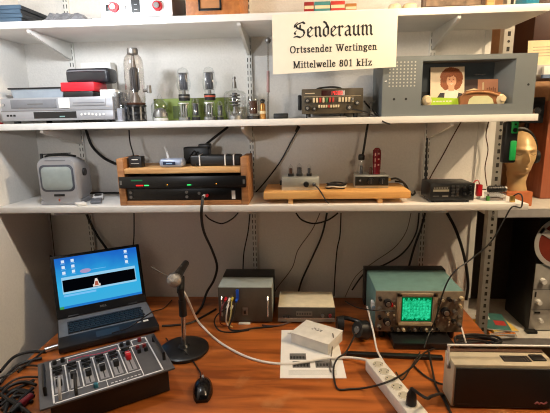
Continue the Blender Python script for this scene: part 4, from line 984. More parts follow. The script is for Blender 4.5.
for k in range(14): b.box((-.092 + k * .0105, .088 + .006 * math.sin(k * .45 + .5) , .0885), (.0085, .004, .0012), 0, 0, Matrix.Rotation(.3 * math.cos(k * .45), 4, 'Z'))
b.build('level_scale', mat('scale_pink', (190, 70, 96), .5), FP)
for k in range(6):
    x = -.130 + k * .040
    for y in (.030, .052):
        kb = MB(); kb.lathe((x, y, .088), [(0, 0), (.0085, 0), (.0075, .010), (0, .011)], 14); kb.box((x, y, .0975), (.026, .006, .008), 0, .001); kb.build('knob', BLACK, FP)
    yy = (-.03, -.01, -.02, -.015, -.012, .004)[k]
    fb = MB(); fb.bb(x - .0015, x + .0015, -.066, .014, .0884, .0892, 0); fb.build('fader_slot', BLACK, FP)
    fb = MB(); fb.box((x, yy, .098), (.016, .028, .020), 0, .003); fb.box((x, yy, .1082), (.016, .002, .0008), 1); fb.build('fader', [REDC if k == 5 else BLACK, MW], FP)
for x, y, m_ in ((-.135, .094, BLACK), (-.112, .096, BLACK), (.066, .092, BLACK), (.087, .092, BLACK), (.108, .044, mat('dark_red', (120, 26, 34), .4)), (.108, .020, BLACK), (.130, .044, mat('dark_red', (120, 26, 34))), (.130, .02, BLACK), (.125, .094, mat('dark_red', (120, 26, 34))), (-.040, -.100, mat('teal_knob', (40, 110, 130), .4))):
    kb = MB(); kb.lathe((x, y, .088), [(0, 0), (.007, 0), (.006, .012), (0, .013)], 14); kb.build('knob', m_, FP)
for s in (-1, 1):
    hb = MB(); hb.tube([(s * .166, -.065, .088), (s * .166, -.065, .110), (s * .166, .065, .110), (s * .166, .065, .088)], .005, 8, 0, 1); hb.build('handle', BLACK, t)
for x in (-.14, .145):
    for y in (-.09, .1): MB().cyl((x, y, .0003), (x, y, .0045), .010, .010, 10).build('foot', BLACK, t)
for k, x in enumerate((-.130, -.09)):
    hb = MB(); hb.tube([(x - .002, -.112, .089), (x - .001, -.100, .112), (x + .002, -.055, .122), (x + .004, -.03, .104)], .0045, 8, 0, 6); hb.build('plug_lead', mat('lead_grey', (150, 150, 152), .4) if k == 0 else BLACKCABLE, t)
# microphone on stand
t = thing('microphone_stand', 'round based black and chrome table microphone stand', 'microphone stand', (-.427, 1.376, DZ))
MB().lathe((0, 0, 0), [(0, .0004), (.086, .0004), (.089, .004), (.088, .012), (.080, .017), (.02, .020), (.014, .028), (0, .028)], 40).build('base', BLACKM, t)
MB().cyl((0, 0, .026), (.004, 0, .150), .0085, .0085, 16).build('pole', STEEL, t)
b = MB(); b.cyl((.004, 0, .140), (.004, 0, .200), .014, .013, 18); b.cyl((.004, 0, .200), (.002, -.004, .245), .010, .012, 14); b.build('clip_sleeve', BLACK, t)
b = MB(); b.cyl((.002, -.004, .232), (-.010, .050, .266), .013, .014, 18); b.build('clip', BLACK, t)
t = thing('microphone', 'dynamic microphone with silver mesh ball held in the table stand', 'microphone', (-.427, 1.376, DZ))
a = Vector((-.0145, -.012, .281)); d_ = Vector((.0, .14, .006)).normalized()
b = MB(); b.ball(a, .0262, (1, 1, .95), 0, 24); b.build('mesh_head', mat('mesh_silver', (178, 172, 164), .45, .4, bump=.8, scale=700, var=.3), t)
b = MB(); b.lathe(a, [(.0268, -.004), (.0275, 0), (.0268, .004)], 24, 0, d_); b.build('mesh_band', STEELD, t)
b = MB(); b.cyl(a + d_ * .018, a + d_ * .06, .021, .016, 20); b.cyl(a + d_ * .06, a + d_ * .155, .0155, .0125, 20); b.build('handle', mat('mic_dark', (40, 38, 36), .4, .3), t)
b = MB(); b.box(a + d_ * .085 + Vector((0, 0, .016)), (.006, .014, .004), 0, .001); b.build('switch', STEELD, t)
# mouse
t = thing('computer_mouse', 'black glossy computer mouse on the front of the desk', 'mouse', (-.306, 1.145, DZ + .0003), R(10))
b = MB(); rs = []
for k in range(13):
    u = k / 12; y = -.055 + .11 * u; wdt = .031 * (math.sin(math.pi * (.08 + .84 * u)) ** .45); hh = .036 * (math.sin(math.pi * (.10 + .80 * (u ** .85))) ** .7)
    rs.append([(wdt * math.cos(a_), y, max(0.0, hh * math.sin(a_) ** .8)) for a_ in [j * math.pi / 12 for j in range(13)]])
loft(b, rs); b.build('body', mat('mouse_black', (16, 16, 18), .18), t, ang=60)
b = MB(); b.cyl((-.0035, .030, .029), (.0035, .030, .029), .008, None, 14); b.build('wheel', SILVERD, t)
b = MB(); b.bb(-.0006, .0006, .006, .052, .024, .0335); b.build('button_gap', BLACKM, t)
# grey power supply box
t = thing('power_supply', 'grey metal supply box with wires plugged into its dark front', 'power supply', (-.2275, 1.592, DZ))
b = MB(); b.bb(-.110, .110, .003, .115, .008, .158, 0, .002); b.build('case', mat('psu_grey', (165, 174, 170), .5, .1), t)
b = MB(); b.bb(-.111, .111, .1155, .212, .007, .1585, 0, .002); b.build('rear_cover_or_shade', BLACK, t)  # black rear block, added to deepen the shelf's shadow on the box top
b = MB(); b.bb(-.1105, .1105, 0, .004, .007, .156, 0, .001); FP = b.build('front_panel', mat('psu_front', (80, 74, 66), .5, .1), t)
for s in (-1, 1): 
    b = MB(); b.tube([(s * .094, 0, .118), (s * .094, -.016, .112), (s * .094, -.016, .040), (s * .094, 0, .034)], .0035, 8, 0, 2); b.build('handle', STEEL, FP)
for x, z, m_ in ((-.078, .112, REDC), (-.062, .108, WHITEP), (-.050, .112, mat('plug_yellow', (190, 170, 60), .5)), (-.032, .108, mat('plug_blue', (24, 80, 190), .4)), (-.070, .080, WHITEP), (-.054, .076, WHITEP)):
    b = MB(); b.cyl((x, 0, z), (x - .002, -.020, z - .004), .0055, .005, 10); b.build('plug', m_, FP)
MB().bb(-.036, -.024, -.006, 0, .106, .150, 0, .002).build('blue_plug', mat('plug_blue', (24, 80, 190)), FP)
b = MB(); b.bb(-.012, .010, -.002, 0, .036, .070, 0, .001); b.bb(-.006, .004, -.009, -.001, .046, .058, 1); b.build('toggle_switch', [STEELD, BLACK], FP)
MB().bb(-.028, .020, -.016, -.004, .0005, .0068, 0, .001).build('label_strip', WHITEP, t)
for sx in (-.09, .09):
    for sy in (.02, .19): MB().cyl((sx, sy, .0003), (sx, sy, .0085), .009, .009, 10).build('foot', BLACK, t)
# beige receiver
t = thing('tuner', 'flat beige topped tuner with dark front and red jack', 'tuner', (.0235, 1.592, DZ))
b = MB(); b.bb(-.116, .116, .004, .165, .010, .070, 0, .002); b.build('case', mat('tuner_beige', (226, 214, 186), .55), t)
b = MB(); b.bb(-.117, .117, 0, .005, .009, .071, 0, .001); b.bb(-.117, .117, -.001, .001, .009, .024, 1); b.bb(-.117, .117, -.0012, .001, .0235, .026, 2); b.bb(-.042, .024, -.0008, .001, .034, .054, 3)
for k in range(9): b.bb(-.038 + k * .0068, -.035 + k * .0068, -.0012, 0, .040, .049, 4)
FP = b.build('front_panel', [mat('tuner_front', (66, 60, 54), .45), mat('tuner_lower', (142, 134, 122), .5, .2), STEEL, mat('tuner_scale', (112, 104, 92), .4), INK], t)
for x, m_ in ((.066, STEELD), (.096, mat('dark_red', (120, 26, 34)))): MB().cyl((x, 0, .038), (x, -.010, .038), .007, .006, 14).build('jack', m_, FP)
for x in (-.092, -.074): MB().cyl((x, 0, .032), (x, -.008, .032), .005, .004, 12).build('knob', BLACK, FP)
for sx in (-.1, .1):
    for sy in (.02, .155): MB().cyl((sx, sy, .0003), (sx, sy, .0105), .008, .008, 10).build('foot', BLACK, t)
# paper sheet with prints
t = thing('paper_sheet', 'white printed paper sheet lying on the desk under the white carton', 'paper', (.035, 1.380, DZ + .0003), R(1.5))
b = MB(); b.bb(-.108, .108, -.158, .158, 0, .0008)
def pr(x0, x1, y0, y1, m): b.bb(x0, x1, y0, y1, .0007, .0011, m)
pr(-.076, -.018, -.052, -.012, 1); pr(-.066, -.006, -.100, -.062, 1); pr(.012, .070, -.100, -.062, 1)
for k in range(5):
    pr(-.074 + k * .011, -.068 + k * .011, -.046, -.030, 2); pr(-.062 + k * .011, -.056 + k * .011, -.094, -.078, 2); pr(.016 + k * .011, .022 + k * .011, -.090, -.074, 2)
for k in range(6): pr(-.08, .080, -.116 - k * .005, -.1148 - k * .005, 3)
pr(-.084, -.070, .128, .136, 3)
b.build('sheet', [PAPER, INKG, INK, mat('text_grey', (186, 184, 180), .7)], t, smooth=False)
# white carton
t = thing('white_carton', 'white cardboard carton lying on the printed paper sheet', 'carton', (.060, 1.448, DZ + .0016), R(-31.5))
CW_ = mat('carton_white', (228, 224, 216), .6)
b = MB(); b.bb(-.078, .078, -.058, .058, 0, .041, 0, .0015); b.build('tray', CW_, t)
b = MB(); b.bb(-.080, .080, -.060, .060, .040, .043, 0, .001); b.build('lid', CW_, t)
for s in (-1, 1): MB().bb(s * .079 - .0008, s * .079 + .0008, -.048, .048, .004, .037, 0, .0005).build('side_flap', CW_, t)
b = MB()
for k, (x, y, w_) in enumerate(((-.022, .014, .010), (-.006, .016, .006), (.004, .012, .012), (-.026, .004, .006), (-.012, .005, .016), (.010, .003, .006))): b.bb(x, x + w_, y, y + .005, .0428, .0434)
b.build('stamp', mat('stamp_ink', (120, 118, 116), .7), t)
# headphones on the desk
t = thing('headphones', 'black headphones lying on the desk beside the white carton', 'headphones', (.175, 1.490, DZ + .0004))
b = MB(); b.tube([(-.026, .036, .050), (-.022, .066, .044), (.006, .088, .034), (.052, .072, .028), (.085, .035, .030), (.082, -.012, .030)], .009, 8, 0, 6); b.build('headband', BLACK, t)
b = MB(); b.cyl((-.010, .040, .034), (-.034, .038, .036), .032, .026, 24); b.build('ear_cup', BLACK, t)
b = MB(); b.cyl((.070, -.012, .036), (.036, -.032, .048), .036, .030, 24); b.cyl((.0355, -.0325, .0482), (.034, -.0335, .049), .013, None, 16, 1); b.build('ear_cup', [BLACK, STEELD], t)
b = MB(); b.cyl((.048, -.028, .052), (.037, -.035, .054), .005, None, 10); b.cyl((.040, -.030, .033), (.033, -.036, .033), .004, None, 10); b.build('screw', STEEL, t)
# oscilloscope
t = thing('oscilloscope', 'teal sided oscilloscope with glowing green screen', 'oscilloscope', (.440, 1.472, DZ))
TEAL = mat('scope_teal', (104, 140, 136), .5, .05)
b = MB(); b.bb(-.160, .160, .006, .225, .035, .194, 0, .004); b.build('case', TEAL, t)
b = MB(); b.bb(-.168, .166, .222, .275, .034, .197, 0, .003); b.build('rear_cover_or_shade', BLACK, t)
b = MB(); b.bb(-.161, .161, 0, .008, .033, .196, 0, .003); FP = b.build('front_panel', mat('scope_panel', (136, 122, 104), .5, .1, var=.15, scale=60), t)
b = MB(); 
for d_ in ((-.084, .062, .062, .076), (-.084, .062, .176, .190), (-.084, -.068, .062, .190), (.046, .062, .062, .190)): b.bb(d_[0], d_[1], -.007, .001, d_[2], d_[3], 0, .001)
b.bb(-.076, .054, -.0085, -.006, .064, .074, 1); b.build('screen_bezel', [mat('scope_bezel', (160, 142, 116), .45), mat('bezel_cream', (208, 190, 150), .45)], FP)
b = MB(); b.bb(-.068, .046, -.0015, .0, .076, .176, 0); b.build('screen_mask', BLACK, FP)
GSC = bpy.data.materials.new('scope_glow'); GSC.use_nodes = True; nt = GSC.node_tree; nt.nodes.clear()
o_ = nt.nodes.new('ShaderNodeOutputMaterial'); e_ = nt.nodes.new('ShaderNodeEmission'); tc_ = nt.nodes.new('ShaderNodeTexCoord'); nz_ = nt.nodes.new('ShaderNodeTexNoise'); nz_.inputs['Scale'].default_value = 160
nt.links.new(tc_.outputs['Object'], nz_.inputs['Vector']); cr_ = nt.nodes.new('ShaderNodeValToRGB'); cr_.color_ramp.elements[0].position = .35; cr_.color_ramp.elements[1].position = .65
cr_.color_ramp.elements[0].color = (.005, .34, .13, 1); cr_.color_ramp.elements[1].color = (.03, .72, .34, 1); nt.links.new(nz_.outputs['Fac'], cr_.inputs[0]); nt.links.new(cr_.outputs[0], e_.inputs[0]); nt.links.new(e_.outputs[0], o_.inputs[0])
b = MB(); b.bb(-.065, .043, -.0022, -.0014, .079, .173, 1)
up_ = []; lo_ = []; rn = random.Random(11)
for k in range(41):
    x = -.062 + .102 * k / 40; up_.append((x, -.0026, .165 + .004 * math.sin(k * .9) + rn.uniform(-.004, .004))); lo_.append((x, -.0026, .087 - .004 * math.sin(k * .9 + 1) + rn.uniform(-.004, .004)))
for k in range(40): b.poly([lo_[k], lo_[k + 1], up_[k + 1], up_[k]], 0)
for k in range(1, 10): b.bb(-.065 + k * .0108 - .0002, -.065 + k * .0108 + .0002, -.0030, -.0027, .079, .173, 2)
for k in range(1, 8): b.bb(-.065, .043, -.0030, -.0027, .079 + k * .01175 - .0002, .079 + k * .01175 + .0002, 2)
b.build('screen', [GSC, emi('scope_dim', (4, 96, 52)), emi('graticule', (6, 110, 60))], t, smooth=False)
KM = [BLACK, mat('knob_grey', (116, 108, 98), .45, .2), REDC, mat('knob_cream', (206, 188, 150), .5)]
def knob(x, z, r_, m_, cap=None):
    b = MB(); b.cyl((x, 0, z), (x, -.016, z), r_, r_ * .88, 18)
    if cap is not None: b.cyl((x, -.016, z), (x, -.021, z), r_ * .55, None, 14, 1)
    b.build('knob', [KM[m_], KM[cap if cap is not None else 0]], FP)
for x, z, r_, m_, c_ in ((-.118, .152, .015, 0, 1), (-.104, .146, .006, 2, None), (-.118, .076, .015, 0, 1), (-.146, .168, .007, 0, None), (-.146, .128, .008, 1, None), (-.146, .094, .007, 0, None), (-.146, .056, .009, 1, 0), (-.118, .112, .008, 1, 3),
                         (.094, .118, .017, 0, 1), (.128, .118, .008, 1, None), (.078, .168, .009, 1, 3), (.104, .168, .008, 0, None), (.126, .160, .008, 1, None), (.148, .172, .007, 3, None), (.146, .142, .006, 3, None), (.146, .098, .007, 1, None), (.126, .080, .009, 0, 1), (.146, .066, .008, 1, 0)):
    knob(x, z, r_, m_, c_)
for k in range(9): knob(-.098 + k * .021, .046, .0058, (0, 1, 3, 0, 1, 0, 3, 1, 0)[k])
for k in range(5):
    for x, m_ in ((-.092, 3), (.070, 3)): MB().bb(x - .003, x + .003, -.006, 0, .080 + k * .018, .087 + k * .018, 0, .001).build('push_button', KM[m_ if k % 2 else 1], FP)
for k in range(4): MB().bb(.086 + k * .010, .091 + k * .010, -.005, 0, .090, .096, 0, .001).build('push_button', KM[3 if k % 2 == 0 else 1], FP)
for k in range(3): MB().bb(.108, .114, -.005, 0, .060 + k * .012, .067 + k * .012, 0, .001).build('push_button', KM[3], FP)
for x in (-.072, .050): MB().cyl((x, -.007, .184), (x, -.011, .184), .005, None, 10).build('bezel_screw', BLACK, FP)
for sx in (-.13, .13):
    for sy in (.03, .20): MB().cyl((sx, sy, .0004), (sx, sy, .036), .012, .012, 12).build('foot', BLACK, t)
b = MB(); b.box((-.166, .03, .128), (.012, .03, .030), 0, .003); b.box((-.166, .014, .12), (.013, .006, .018), 1, .001); b.build('side_connector', [WHITEP, mat('pale_blue', (130, 160, 180), .4)], t)
tag(MB().bb(-.165, .165, -.010, .010, 0, .013, 0, .003).build('black_bar', BLACK, None, (.325, 1.352, DZ + .0003), R(-3)), 'long flat black bar on the desk in front of the oscilloscope', 'bar')
tag(MB().bb(-.065, .15, -.05, .12, 0, .026, 0, .004).build('black_box_or_shade', BLACKM, None, (.40, 1.452, DZ + .0003)), 'flat black slab added as the dark shade beneath the oscilloscope', 'box')  # black slab stands in for the oscilloscope's shadow on the desk
# power strip
dv = Vector((.278, -.961, 0)); st = Vector((.240, 1.280, 0)); SL = .345
t = thing('power_strip', 'white six socket power strip lying at the front of the desk', 'power strip', (st.x + dv.x * SL / 2, st.y + dv.y * SL / 2, DZ + .0004), math.atan2(dv.y, dv.x))
b = MB(); b.bb(-SL / 2, SL / 2, -.0285, .0285, 0, .040, 0, .005); b.build('housing', mat('strip_white', (226, 220, 210), .4), t)
for k in range(6):
    x = -SL / 2 + .036 + k * .0405
    b = MB(); b.lathe((x, 0, .0402), [(.0192, 0), (.0192, .0012), (.0170, .0012), (.0160, -.0002), (0, -.0002)], 28)
    b.cyl((x, 0, .0398), (x, 0, .0405), .0158, None, 24, 1)
    for s in (-1, 1): b.cyl((x + s * .007, s * .006, .0402), (x + s * .007, s * .006, .0408), .0024, None, 10, 2)
    b.box((x - .0, .0145, .0408), (.005, .003, .001), 3); b.box((x, -.0145, .0408), (.005, .003, .001), 3)
    b.build('socket', [mat('strip_white', (226, 220, 210)), mat('socket_grey', (184, 176, 158), .5), BLACK, STEEL], t)
t = thing('mains_plug', 'black mains plug pushed into the front socket of the white power strip', 'plug', tuple(st + dv * (.036 + 5 * .0405) + Vector((0, 0, DZ + .0414))))
b = MB(); b.lathe((0, 0, 0), [(0, 0), (.0135, 0), (.0145, .006), (.013, .030), (.008, .042), (.005, .050), (0, .050)], 20); b.build('body', BLACK, t)
# radio with handle
t = thing('portable_radio', 'portable radio with black grille, cream frame and white wire handle', 'radio', (.575, 1.092, DZ + .0004))
CRM = mat('radio_cream', (188, 176, 152), .5)
b = MB(); b.bb(-.142, .142, .004, .082, 0, .137, 0, .004); b.build('case', CRM, t)
b = MB(); b.bb(-.136, .136, -.001, .005, .006, .128, 0, .001); b.bb(-.126, -.092, -.0016, 0, .014, .0165, 1); b.build('grille', [mat('grille_black', (13, 12, 12), .6, bump=.4, scale=900), mat('faint_print', (44, 42, 40), .5)], t)
b = MB(); b.tube([(.088, -.002, .020), (.094, -.002, .026), (.099, -.002, .020), (.104, -.002, .024), (.112, -.002, .021), (.120, -.002, .027)], .0022, 6); b.build('script_badge', mat('badge_pink', (170, 110, 116), .4, .3), t)
b = MB(); b.bb(.004, .080, .022, .052, .1365, .1385, 0); 
for k in range(9): b.bb(.008 + k * .008, .010 + k * .008, .026, .048, .1383, .1388, 1)
b.build('tuning_scale', [BLACK, STEELD], t)
b = MB(); b.bb(.086, .124, .026, .056, .1365, .142, 0, .002); b.build('push_keys', BLACK, t)
b = MB(); b.bb(-.138, .138, .070, .083, .1365, .141, 0, .001); b.build('rear_rail', mat('radio_brown', (86, 60, 44), .5), t)
b = MB(); b.tube([(-.147, .034, .110), (-.1475, .038, .168), (-.1475, .038, .172), (-.142, .038, .177), (-.13, .038, .178), (.13, .038, .178), (.142, .038, .177), (.1475, .038, .172), (.147, .034, .110)], .0032, 8, 0, 2); b.build('handle', WHITEP, t)
for s in (-1, 1): MB().cyl((s * .142, .034, .112), (s * .150, .034, .112), .007, .006, 12).build('handle_pivot', STEELD, t)
# ================================================================== CABLES
D = lambda x, y, dz=.004: on(x, y, DZ + dz)
Wc = 1.842
cable('thin black cable on the wall left of the small television', [at(21, 131, Wc), at(22, 145, Wc), at(24, 168, Wc), at(23, 190, Wc)], .0035)
cable('thick black cable sweeping from middle shelf into the wooden rack case', [at(86, 130, 1.835), at(92, 146, 1.82), at(104, 158, 1.78), at(116, 164, 1.73)], .006)
cable('thin black cable dropping from middle shelf to the cube clock', [at(129, 130, 1.70), at(130, 142, 1.68), at(133, 153, 1.655), at(134, 160, 1.645)], .0028)
cable('thick black cable slanting from middle shelf to the plug adapter', [at(228, 127, 1.83), at(215, 137, 1.81), at(204, 146, 1.78)], .0055)
t = thing('wall_cable', 'black cable with round plug slanting down the wall behind pine board', 'cable')
MB().tube([at(299, 128, 1.845), at(292, 140, 1.845), at(280, 162, 1.845), at(265, 182, 1.845), at(255, 193, 1.845)], .003).build('lead', BLACKCABLE, t)
MB().cyl(at(299, 126, 1.845), at(296, 132, 1.845), .008, .006, 12).build('plug', BLACK, t)
cable('black cable hanging from middle shelf down to the capped tube', [at(368, 123, 1.72), at(366, 135, 1.71), at(364, 148, 1.70), at(362.5, 156, 1.692)], .0045)
cable('thin brown cable slanting down behind the black radio receiver', [at(461, 122, 1.845), at(452, 138, 1.84), at(443, 155, 1.82), at(430, 178, 1.73), at(429, 184, 1.715)], .0025, BROWNA)
cable('thin brown wire hanging down the trim at the wall end', [at(489, 120, 1.83), at(486, 135, 1.83), at(488, 150, 1.83), at(485, 168, 1.83), at(487, 186, 1.80)], .0022, BROWNA)
cable('red wire arching from black radio receiver to red clip', [(.652, 1.61, S3 + .064), (.667, 1.615, S3 + .078), (.682, 1.63, S3 + .074), (.692, 1.642, S3 + .058)], .002, REDC)
cable('loop of black cables beside the dark fronted tube set', [(.362, 1.69, BT + .028), (.385, 1.685, BT + .032), (.415, 1.68, BT + .012), (.435, 1.70, S3 + .010), (.46, 1.75, S3 + .006), (.44, 1.79, S3 + .006), (.40, 1.80, S3 + .022)], .0042)
cable('second loop of black cable beyond the pine board end', [(.40, 1.77, BT + .008), (.43, 1.74, BT + .004), (.455, 1.72, S3 + .008), (.478, 1.75, S3 + .006), (.49, 1.80, S3 + .006)], .0038)
cable('thin black lead from bright tube set drooping over the board edge', [(.055, 1.598, BT + .024), (.068, 1.585, BT + .014), (.082, 1.572, BT - .004), (.100, 1.562, S3 + .012), (.110, 1.558, S3 + .006)], .0026)
cable('black cable lying along the wall behind the small television', [(-1.10, 1.80, S3 + .005), (-1.0, 1.832, S3 + .005), (-.86, 1.836, S3 + .005), (-.74, 1.835, S3 + .005)], .004)
# below the lowest shelf
cable('black cable bowing out at far left behind the laptop', [at(20, 214, Wc), at(22, 232, Wc), at(28, 250, Wc), at(40, 261, Wc), at(60, 270, Wc)], .004)
cable('second black cable bowing behind the laptop, just right of the outermost', [at(26, 214, Wc), at(29, 228, Wc), at(38, 245, Wc), at(50, 256, Wc), at(66, 262, Wc)], .0045)
cable('thin black straight cable hanging behind left edge of laptop lid', [at(43, 213, Wc), at(46, 235, Wc), at(48, 255, Wc), at(52, 290, Wc)], .003)
cable('thin brown straight cable hanging beside the left wall rail', [at(50, 213, Wc), at(53, 240, Wc), at(55, 260, Wc), at(58, 290, Wc)], .002, GREYCABLE)
cable('thick black cable slanting behind laptop lid from the left wall rail', [at(86, 213, Wc), at(94, 230, Wc), at(106, 248, Wc), at(124, 270, Wc)], .0055)
cable('thin black cable hanging behind the right corner of laptop lid', [at(134, 213, Wc), at(134, 235, Wc), at(133, 255, Wc), at(134, 290, Wc)], .0028)
cable('thick wavy black cable running from rack unit down to the desk', [(-.367, 1.548, S3 + .036), (-.366, 1.530, S3 + .022), (-.372, 1.526, S3 - .03), at(204, 232, 1.60), at(212, 250, 1.70), at(217, 266, 1.74), at(214, 280, 1.76), at(207, 292, 1.78), D(202, 306, .006), D(196, 314, .006)], .0055)
cable('thin black cable looping beneath the lowest shelf edge at rack case', [at(205, 210, 1.60) + Vector((0, 0, -.02)), at(211, 220, 1.62), at(222, 223.5, 1.65), at(232, 219, 1.70), at(238, 213, 1.76)], .003)
cable('thin black cable hanging in front of the middle wall rail to the supply box', [at(250, 213, 1.835), at(248, 232, 1.835), at(244, 252, 1.83), at(243, 270, 1.82)], .003)
cable('black cable loop hanging under the pine board', [at(296, 213, 1.80), at(302, 220, 1.80), at(314, 223.5, 1.80), at(328, 220, 1.80), at(338, 213, 1.80)], .0035)
cable('thin grey wire slanting down left behind the tuner', [at(320, 213, Wc), at(312, 230, Wc), at(298, 250, Wc), at(292, 268, Wc), at(277, 288, Wc), at(272, 298, Wc)], .002, GREYCABLE)
cable('black cable slanting down the wall behind the tuner', [at(327, 213, Wc), at(322, 235, Wc), at(312, 258, Wc), at(302, 280, Wc), at(298, 294, Wc)], .0045)
cable('thin black cable hanging straight down right of the tuner', [at(341, 213, Wc), at(340, 235, Wc), at(337, 250, Wc), at(335, 275, Wc), at(334, 296, Wc)], .003)
cable('black cable curving from lowest shelf down behind oscilloscope', [at(419, 213, Wc), at(416, 233, Wc), at(404, 252, Wc), at(386, 264, Wc), at(366, 272, Wc), at(352, 290, Wc)], .0035)
cable('fine grey wire curving left above the oscilloscope', [at(411, 213, Wc), at(406, 232, Wc), at(394, 248, Wc), at(374, 262, Wc), at(356, 276, Wc), at(345, 297, Wc)], .0018, GREYCABLE)
cable('black cable hanging beside the right wall rail behind the oscilloscope', [at(425, 213, 1.835), at(421, 228, 1.835), at(414, 248, 1.835), at(408, 270, 1.835)], .005)
cable('thick black cable hanging along the lit wall right of oscilloscope', [at(447, 213, 1.835), at(455, 228, 1.83), at(462, 248, 1.83), at(466, 266, 1.83), at(468, 285, 1.82), at(466, 300, 1.81)], .0065)
cable('thin black wire looping from the mannequin block to oscilloscope', [(.790, 1.573, S3 + .026), (.800, 1.560, S3 + .036), (.806, 1.545, S3 + .026), (.800, 1.535, S3 - .01), at(512, 207, 1.53), at(503, 222, 1.52), at(490, 243, 1.50), at(470, 260, 1.48), at(454, 272, 1.45), at(444, 290, 1.442), at(436, 318, 1.445), at(430, 331, 1.445), D(424, 348, .02)], .0028)
cable('thin black lead clipped to the left side of oscilloscope', [at(345, 301, 1.62), at(356, 307, 1.52), at(370, 310, 1.455), at(386, 311, 1.448), at(393, 311, 1.452)], .0022)
# on the desk
cable('white mains cable running from the microphone across the desk to the power strip', [at(180, 285, 1.41), at(188, 300, 1.42), D(196, 318, .02), D(204, 328), D(218, 341), D(240, 354), D(262, 361.5), D(285, 364), D(305, 362, .007), D(325, 358.5, .010), D(345, 357.5, .010), D(358, 358.5, .016), st + Vector((-.006, .012, DZ + .022)), st + Vector((.004, -.006, DZ + .022))], .0044, WHITECABLE)
cable('white cord rising from the power strip end to the side of oscilloscope', [st + Vector((.036, .004, DZ + .024)), on(377, 350, DZ + .03), at(374, 335, 1.42), at(370, 318, 1.47), at(367, 306, 1.49)], .0034, WHITECABLE)
cable('thin white cord running from oscilloscope to behind the portable radio', [at(461, 326, 1.46), at(464, 336, 1.42), D(468, 350, .004), D(471, 356)], .003, WHITECABLE)
cable('thin silver boom wire sticking out left of the microphone head', [at(151, 267, 1.345), at(160, 272, 1.345), at(168, 276, 1.345)], .0018, STEELD)
cable('mouse cable running up to the laptop', [(-.327, 1.203, DZ + .012), D(200, 372), D(192, 360), D(184, 352.5, .020) + Vector((0, -.0, .008)), D(172, 345), D(166, 338)], .0024)
cable('dark cable crossing the desk from laptop past the microphone stand', [D(162, 326), D(176, 325), D(190, 323), D(204, 316), D(216, 309)], .0045)
cable('thin black cord arching across right corner of laptop keyboard', [on(112, 333, DZ + .038), on(128, 328, DZ + .060), on(140, 320, DZ + .075), on(152, 312, DZ + .05), D(164, 308, .004), D(172, 300)], .0024)
cable('black headphone cable looping over the printed sheet', [(.203, 1.448, DZ + .034), D(346, 352, .02), D(338, 358, .012), D(334, 366, .006), D(334, 378), D(338, 389), D(350, 389), D(364, 388, .008), D(380, 384.5, .046), D(398, 377, .046), D(413, 366, .02), D(424, 353, .02), D(436, 348)], .003)
cable('thin grey cord hanging over the front of white carton', [(.118, 1.430, DZ + .0465), (.118, 1.403, DZ + .044), (.114, 1.385, DZ + .02), D(330, 366), D(331, 372)], .002, GREYCABLE)
cable('black mains lead curving from the plug in the power strip', [(st.x + dv.x * .2385, st.y + dv.y * .2385, DZ + .090), on(426, 398, DZ + .10), on(432, 396, DZ + .085), D(442, 394, .01), D(446, 402), D(452, 416)], .0042)
cable('black cable crossing the desk from bar to the radio front corner', [D(414, 366, .004), D(424, 375), D(436, 382), D(446, 384), D(450, 376), D(446, 360)], .003)
cable('black cable running down left of the portable radio', [D(429, 352, .024), D(432, 368, .012), D(436, 386), D(443, 398), D(449, 410)], .0034)
cable('thin black cable slanting behind power strip', [D(420, 352, .022), D(410, 369, .010), D(402, 380, .008), D(396, 372)], .0022)
b = MB(); rn = random.Random(4)
for k in range(5):
    rr = .064 + .005 * k; b.tube([(rr * math.cos(a * .5236) + rn.uniform(-.006, .006), .45 * rr * math.sin(a * .5236) + rn.uniform(-.004, .004), .005 + .006 * k + rn.uniform(0, .003)) for a in range(12)], .0042, 8, 0, 4, None, True)
tag(b.build('cable_coil', BLACKCABLE, None, tuple(on(470, 352, DZ + .0005) + Vector((.035, .03, 0)))), 'black cable coil lying on the desk behind the portable radio', 'cable coil')
# supply box leads
LD_ = [('red thin lead', (-.078, .112), REDC, -.012, .02), ('first white lead', (-.062, .108), WHITECABLE, .004, .03), ('yellowish lead', (-.050, .112), mat('lead_cream', (190, 180, 120), .5), .010, .026)]
px_, py_ = -.2265, 1.588
cable('red lead drooping from the supply box front', [(px_ - .080, py_ - .022, DZ + .108), (px_ - .092, py_ - .045, DZ + .08), (px_ - .100, py_ - .04, DZ + .03), (px_ - .09, py_ - .03, DZ + .008), (px_ - .06, py_ - .035, DZ + .004)], .0022, mat('lead_dark_red', (110, 24, 26), .5))
cable('white lead drooping from the supply box front, left one', [(px_ - .064, py_ - .022, DZ + .104), (px_ - .070, py_ - .04, DZ + .07), (px_ - .075, py_ - .035, DZ + .03), (px_ - .07, py_ - .03, DZ + .006)], .0030, WHITECABLE)
cable('white lead drooping from the supply box front, beside the blue plug', [(px_ - .052, py_ - .022, DZ + .108), (px_ - .054, py_ - .042, DZ + .06), (px_ - .062, py_ - .046, DZ + .02), (px_ - .05, py_ - .04, DZ + .005)], .0028, mat('lead_cream', (206, 198, 150), .5))
cable('black lead looping on the desk before the supply box', [(px_ - .034, py_ - .022, DZ + .100), (px_ - .046, py_ - .05, DZ + .05), (px_ - .060, py_ - .06, DZ + .010), (px_ - .02, py_ - .065, DZ + .004), (px_ + .04, py_ - .045, DZ + .004), (px_ + .115, py_ - .03, DZ + .004)], .0032)
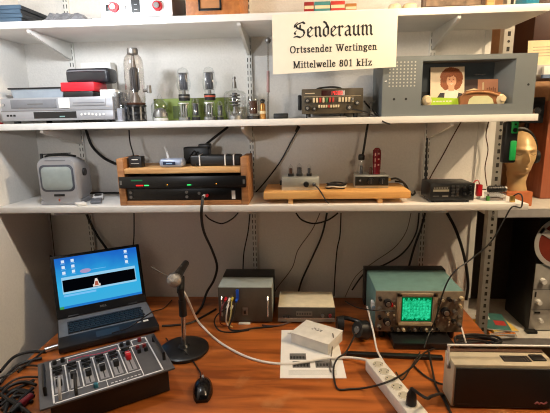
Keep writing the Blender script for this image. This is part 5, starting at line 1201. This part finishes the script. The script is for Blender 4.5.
cable('black lead bowing left round the supply box', [(px_ - .072, py_ - .022, DZ + .076), (px_ - .108, py_ - .04, DZ + .06), (px_ - .125, py_ - .03, DZ + .02), (px_ - .10, py_ - .065, DZ + .004), (px_ - .05, py_ - .08, DZ + .004), (px_ + .02, py_ - .06, DZ + .004)], .003)
cable('dark cable lying between supply box and tuner front', [D(262, 325), D(276, 326), D(290, 322), D(296, 318, .02), D(300, 316, .026)], .0034, mat('cable_maroon', (60, 28, 26), .5))
# left front bundle
bundles = [[(0, 372), (14, 357), (30, 352), (46, 352)], [(0, 384), (14, 368), (26, 362), (42, 358)], [(0, 390), (14, 380), (26, 377), (38, 377)], [(0, 396), (10, 386), (24, 382), (36, 385)],
           [(0, 402), (12, 392), (22, 390), (33, 393)], [(2, 410), (12, 398), (22, 396), (32, 402)], [(8, 414), (16, 404), (24, 396), (33, 388)], [(0, 378), (10, 374), (24, 366), (40, 366)], [(0, 388), (8, 392), (18, 388), (34, 380)], [(4, 416), (8, 404), (18, 392), (34, 396)], [(0, 406), (8, 400), (16, 402), (24, 412)], [(0, 394), (12, 402), (22, 408), (30, 414)]]
adj = ['rearmost', 'second from the rear', 'third from rear', 'fourth from rear', 'fifth from rear', 'frontmost', 'steeply crossing', 'thin middle', 'dipping and rising', 'arching over the front', 'short hooked front one', 'slanting to the front corner']
for k, (p, a_) in enumerate(zip(bundles, adj)):
    cable('black cable in the tangle left of the mixer, %s' % a_, [D(x, y, .004 + .003 * (k % 4)) for x, y in p], .0052 if k not in (2, 7) else .0034, BLACKCABLE)
t = thing('audio_plug', 'black cable plug with dark red collar beside the mixer', 'plug')
a, c = D(20, 405, .012), D(31, 396, .012)
b = MB(); b.cyl(a, c, .011, .011, 16); b.build('collar', mat('maroon', (128, 26, 38), .4), t)
b = MB(); b.cyl(D(10, 414, .012), a, .008, .010, 14); b.build('sleeve', BLACK, t)
t = thing('silver_plug', 'silver plug with cable lying left of the laptop', 'plug')
a, c = D(45, 350, .010), D(58, 346, .010)
b = MB(); b.cyl(a, c, .009, .009, 16); b.build('shell', STEEL, t)
MB().tube([a, D(40, 354, .008), D(28, 364, .006), D(18, 372, .005)], .004).build('lead', BLACKCABLE, t)
